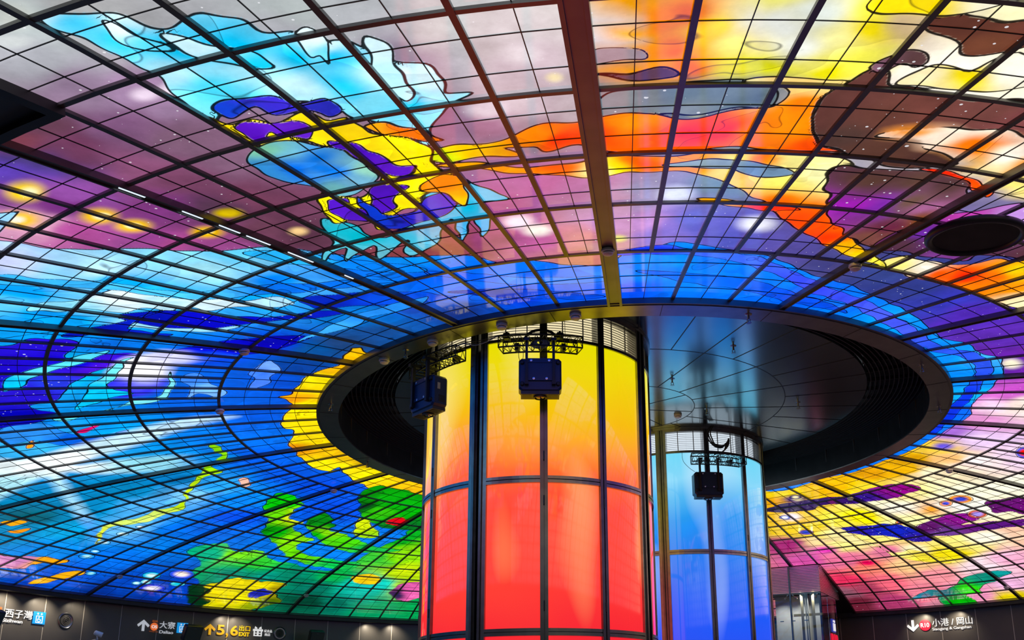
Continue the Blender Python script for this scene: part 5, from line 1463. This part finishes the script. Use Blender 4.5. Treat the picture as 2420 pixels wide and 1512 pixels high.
def bar(x0, y0, x1, y1):
    return [(x0, y0), (x1, y0), (x1, y1), (x0, y1)]


ARROW = [[(.39, 0), (.61, 0), (.61, .80), (.5, 1.0), (.39, .80)],
         [(.5, 1.0), (.5, .74), (.10, .36), (0, .48), (0, .56)],
         [(.5, 1.0), (1, .56), (1, .48), (.90, .36), (.5, .74)]]
ARROW_DN = [[(x, 1 - y) for x, y in pl][::-1] for pl in ARROW]
LIFT_ICON = [bar(.22, .62, .78, .67), bar(.22, .08, .78, .13), bar(.22, .13, .27, .62), bar(.73, .13, .78, .62),
             circ(12, .46, .54, .045, .045), bar(.43, .34, .48, .49), bar(.48, .34, .62, .385), bar(.59, .22, .635, .36),
             [(.34, .42), (.38, .42), (.38, .26), (.46, .20), (.56, .24), (.60, .20), (.46, .15), (.36, .20), (.33, .30)],
             [(.32, .74), (.38, .74), (.38, .82), (.44, .82), (.35, .92), (.26, .82), (.32, .82)],
             [(.62, .92), (.68, .92), (.68, .83), (.74, .83), (.65, .73), (.56, .83), (.62, .83)]]
GIFT_ICON = [bar(0, .50, 1, .70), bar(.08, 0, .92, .10), bar(.08, .10, .20, .5), bar(.80, .10, .92, .5), bar(.42, .1, .58, .5), bar(.08, .26, .92, .34),
             [(.42, .72), (.14, .74), (.20, .98), (.40, .84)], [(.58, .72), (.60, .84), (.80, .98), (.86, .74)]]

s1 = thing('direction_sign', 'white and blue wall sign reading Sizihwan with a wheelchair lift symbol', 'sign', P(WR, -108.3, -.49))
letter('chinese_text', '西子灣', SW, s1, (-106.5, -109.16, -.474, -.437), .003)
letter('english_text', 'Sizihwan', SW, s1, (-106.35, -108.26, -.4945, -.4795), .006)
letter('line_text', '橘線', SO, s1, (-105.2, -106.15, -.448, -.434))
pn = wall_shape('lift_symbol', [bar(0, 0, 1, 1)], SB, s1, (-109.22, -110.43, -.490, -.4365))
wall_shape('pictogram', LIFT_ICON, SW, pn, (-109.22, -110.43, -.490, -.4365), .0035)

s2 = thing('direction_sign', 'wall sign with pale up arrow, orange O5 disc and the name Daliao half hidden', 'sign', P(WR, -122, -.49))
wall_shape('arrow', ARROW, SD, s2, (-119.93, -121.2, -.481, -.426))
dsc = wall_shape('line_disc', [circ()], SO, s2, (-121.33, -122.14, -.4755, -.437))
letter('line_code', 'O5', SW, dsc, (-121.45, -122.02, -.464, -.449, .0035), .02)
letter('line_text', '橘線', SOD, s2, (-121.47, -122.07, -.434, -.424))
letter('line_name', 'Orange Line', SOD, s2, (-121.25, -122.2, -.483, -.478))
letter('chinese_text', '大寮', SD, s2, (-122.3, -124.02, -.461, -.426), .003)
letter('english_text', 'Daliao', SD, s2, (-122.35, -123.85, -.486, -.471), .006)
pn = wall_shape('lift_symbol', [bar(0, 0, 1, 1)], SB, s2, (-124.22, -125.4, -.478, -.4265))
wall_shape('pictogram', LIFT_ICON, SW, pn, (-124.22, -125.4, -.478, -.4265), .0035)

s3 = thing('exit_sign', 'yellow wall sign with up arrow reading 5,6 EXIT, beside a round grille', 'sign', P(WR, -130, -.48))
wall_shape('arrow', ARROW, SYD, s3, (-127.27, -128.48, -.477, -.421))
letter('exit_number', '5', SYD, s3, (-128.66, -129.52, -.475, -.422), .022)
letter('exit_number', ',', SYD, s3, (-129.70, -129.95, -.487, -.463), .004)
letter('exit_number', '6', SYD, s3, (-130.2, -131.06, -.4745, -.421), .022)
letter('chinese_text', '出口', SY, s3, (-131.18, -132.44, -.4475, -.418), .006)
letter('exit_word', 'EXIT', SY, s3, (-131.18, -132.40, -.4745, -.4535), .02)

s4 = thing('shop_sign', 'white gift box symbol with small characters right after the yellow exit sign', 'sign', P(WR, -134, -.47))
wall_shape('gift_symbol', GIFT_ICON, SW, s4, (-132.78, -133.92, -.470, -.4165))
letter('chinese_text', '紀念品', SW, s4, (-134.08, -134.98, -.447, -.432), .003)
letter('chinese_text', '商店', SW, s4, (-134.15, -134.80, -.4665, -.451), .003)

s5 = thing('direction_sign', 'wall sign with white down arrow, red R10 disc and Siaogang and Gangshan in white', 'sign', P(WR, 143, -.47))
wall_shape('arrow', ARROW_DN, SW, s5, (146.82, 145.50, -.467, -.403))
dsc = wall_shape('line_disc', [circ()], SR, s5, (145.42, 144.16, -.4655, -.4045))
letter('line_code', 'R10', SW, dsc, (145.28, 144.32, -.447, -.4235, .0035), .02)
letter('chinese_text', '小港 / 岡山', SW, s5, (143.98, 139.56, -.4465, -.4045), .003)
letter('english_text', 'Siaogang & Gangshan', SW, s5, (144.02, 139.76, -.472, -.4525), .006)

# lift marks printed on the side glass of the shaft
mark = thing('lift_sign', 'narrow blue lift symbol and red R10 on the side glass of the lift shaft', 'sign', B(2.28, -hw, -.5))


def on_side(r0, r1, zb, zt, depth=.004):
    return lambda u, v, w: B(r0 + (r1 - r0) * u, -hw - .003 - depth * w, zb + (zt - zb) * v)


def side_shape(name, polys, m_, parent, rc):
    mp = on_side(*rc)
    mb = MB()
    for pl in polys:
        n = len(pl)
        vs = [mp(x, y, 1) for x, y in pl] + [mp(x, y, 0) for x, y in pl]
        mb.add(vs, [tuple(range(n)), tuple(range(2 * n - 1, n - 1, -1))] + [(i, n + i, n + (i + 1) % n, (i + 1) % n) for i in range(n)])
    return mb.build(name, m_, parent)


pn = side_shape('lift_symbol', [bar(0, 0, 1, 1)], emis_mat('navy sign face', '2838a0', .8), mark, (2.245, 2.325, -.487, -.419))
side_shape('pictogram', LIFT_ICON, SW, pn, (2.245, 2.325, -.487, -.419, .008))
vs, fs = flat_map(on_side(2.215, 2.365, -.548, -.497))(*text_mesh('R10', .03))
MB().add(vs, fs).build('line_code', SR, mark)

PAINTB = mat('grey speaker ring', (.06, .058, .052), .5)
# ------------------------------------------------------------------ round wall loudspeakers
for a, z, rw, lb in ((-112.5, -.464, .037, 'round black loudspeaker grille beside the blue lift symbol'), (-135.9, -.449, .036, 'round black loudspeaker grille after the gift symbol')):
    t = R_(a)
    n_ = -Vector((math.sin(t), -math.cos(t), 0))
    c_ = P(2.788, a, z)
    o = thing('wall_speaker', lb, 'loudspeaker', c_, group='round loudspeakers in the wall')
    rw *= S
    MB().lathe(c_, n_, [(rw, 0), (rw, .012), (rw * .9, .022), (rw * .84, .012)], 40).build('frame', DARKSTEEL, o, smooth=True)
    MB().lathe(c_, n_, [(rw * .86, .002), (rw * .86, .008)], 40).build('mesh_back', BLACK, o)
    for q in (.66, .47, .29):
        MB().lathe(c_ + n_ * .008, n_, [(rw * q, 0), (rw * q, .012), (rw * (q - .04), .016), (rw * (q - .08), .006)], 36).build('ring', PAINTB, o, smooth=True)
    MB().lathe(c_ + n_ * .008, n_, [(rw * .12, 0), (rw * .1, .014), (rw * .03, .018)], 20).build('centre_cap', BLACK, o, smooth=True)

# ------------------------------------------------------------------ loudspeaker boxes and lamps near the wall
PAINT = mat('dark moulded case', (.03, .034, .036), .3, .1)


def pole_box(a, z, hw_, hh, label, r=2.66, turn=0.0):
    t = R_(a + turn)
    n_ = -Vector((math.sin(t), -math.cos(t), 0))
    e_ = Vector((math.cos(t), math.sin(t), 0))
    c_ = P(r, a, z)
    o = thing('speaker_box', label, 'loudspeaker', Vector((c_.x, c_.y, 0)), group='dark loudspeaker boxes on posts before the wall')
    tilt = (n_ * .92 - Vector((0, 0, .39))).normalized()
    upv = tilt.cross(e_).normalized()
    if upv.z < 0:
        upv = -upv
    MB().rbox(c_, e_ * hw_ * S, upv * hh * S, tilt * .09, .12).build('case', PAINT, o)
    MB().box(c_ + tilt * .093, e_ * hw_ * S * .9, upv * hh * S * .86, tilt * .006).build('front', mat('gloss case front', (.05, .055, .05), .12, .1), o)
    MB().box(c_ + tilt * .1 + upv * hh * S * .7, e_ * .035, upv * .004, tilt * .003).build('badge', BRUSHED, o)
    mb = MB()
    for s_ in (-1, 1):
        mb.lathe(c_ + tilt * .096 + e_ * s_ * hw_ * S * .7 - upv * hh * S * .72, tilt, [(.008, 0), (.008, .006)], 8)
    mb.build('corner_screws', BRUSHED, o)
    hgt = c_.z - .05
    MB().lathe(Vector((c_.x, c_.y, 0)) - n_ * .14, (0, 0, 1), [(.045, 0), (.045, hgt)], 12).build('post', BLACK, o)
    MB().box(Vector((c_.x, c_.y, hgt)) - n_ * .11, n_ * .06, e_ * .05, (0, 0, .04)).build('bracket', BLACK, o)
    return o


pole_box(-124.5, -.486, .046, .040, 'dark box on a post hiding the end of the name Daliao')
pole_box(-139.2, -.474, .040, .040, 'dark box on a post between the round grille and the yellow column')
pole_box(-103.3, -.506, .03, .042, 'dark box on a post before the start of the name Sizihwan')


def can_lamp(a, z, label, r=2.70):
    t = R_(a)
    n_ = -Vector((math.sin(t), -math.cos(t), 0))
    e_ = Vector((math.cos(t), math.sin(t), 0))
    c_ = P(r, a, z)
    o = thing('spot_lamp', label, 'lamp', c_, group='small white spot lamps on the wall')
    ax = (n_ * .55 - e_ * .75 - Vector((0, 0, .35))).normalized()
    MB().lathe(c_ - ax * .1, ax, [(.03, 0), (.06, .02), (.068, .19), (.066, .20), (.06, .19)], 20).build('can', WHITE, o, smooth=True)
    MB().lathe(c_ + ax * .08, ax, [(.058, 0), (.05, .012)], 18).build('lamp_glass', mat('lamp glass', (.4, .42, .42), .15), o)
    MB().tube([c_ - ax * .03 - Vector((0, 0, .04)), c_ - Vector((0, 0, .13)), P(2.78, a, z) - Vector((0, 0, .18))], .016, 8).build('arm', WHITE, o)
    return o


can_lamp(-114.75, -.519, 'white can spot lamp tilted on the wall under the round loudspeaker grille')
can_lamp(152.0, -.532, 'white can spot lamp low beside the lift shaft')

for m_ in bpy.data.materials:      # the glowing areas are large: plain path sampling finds them
    m_.cycles.emission_sampling = 'NONE'
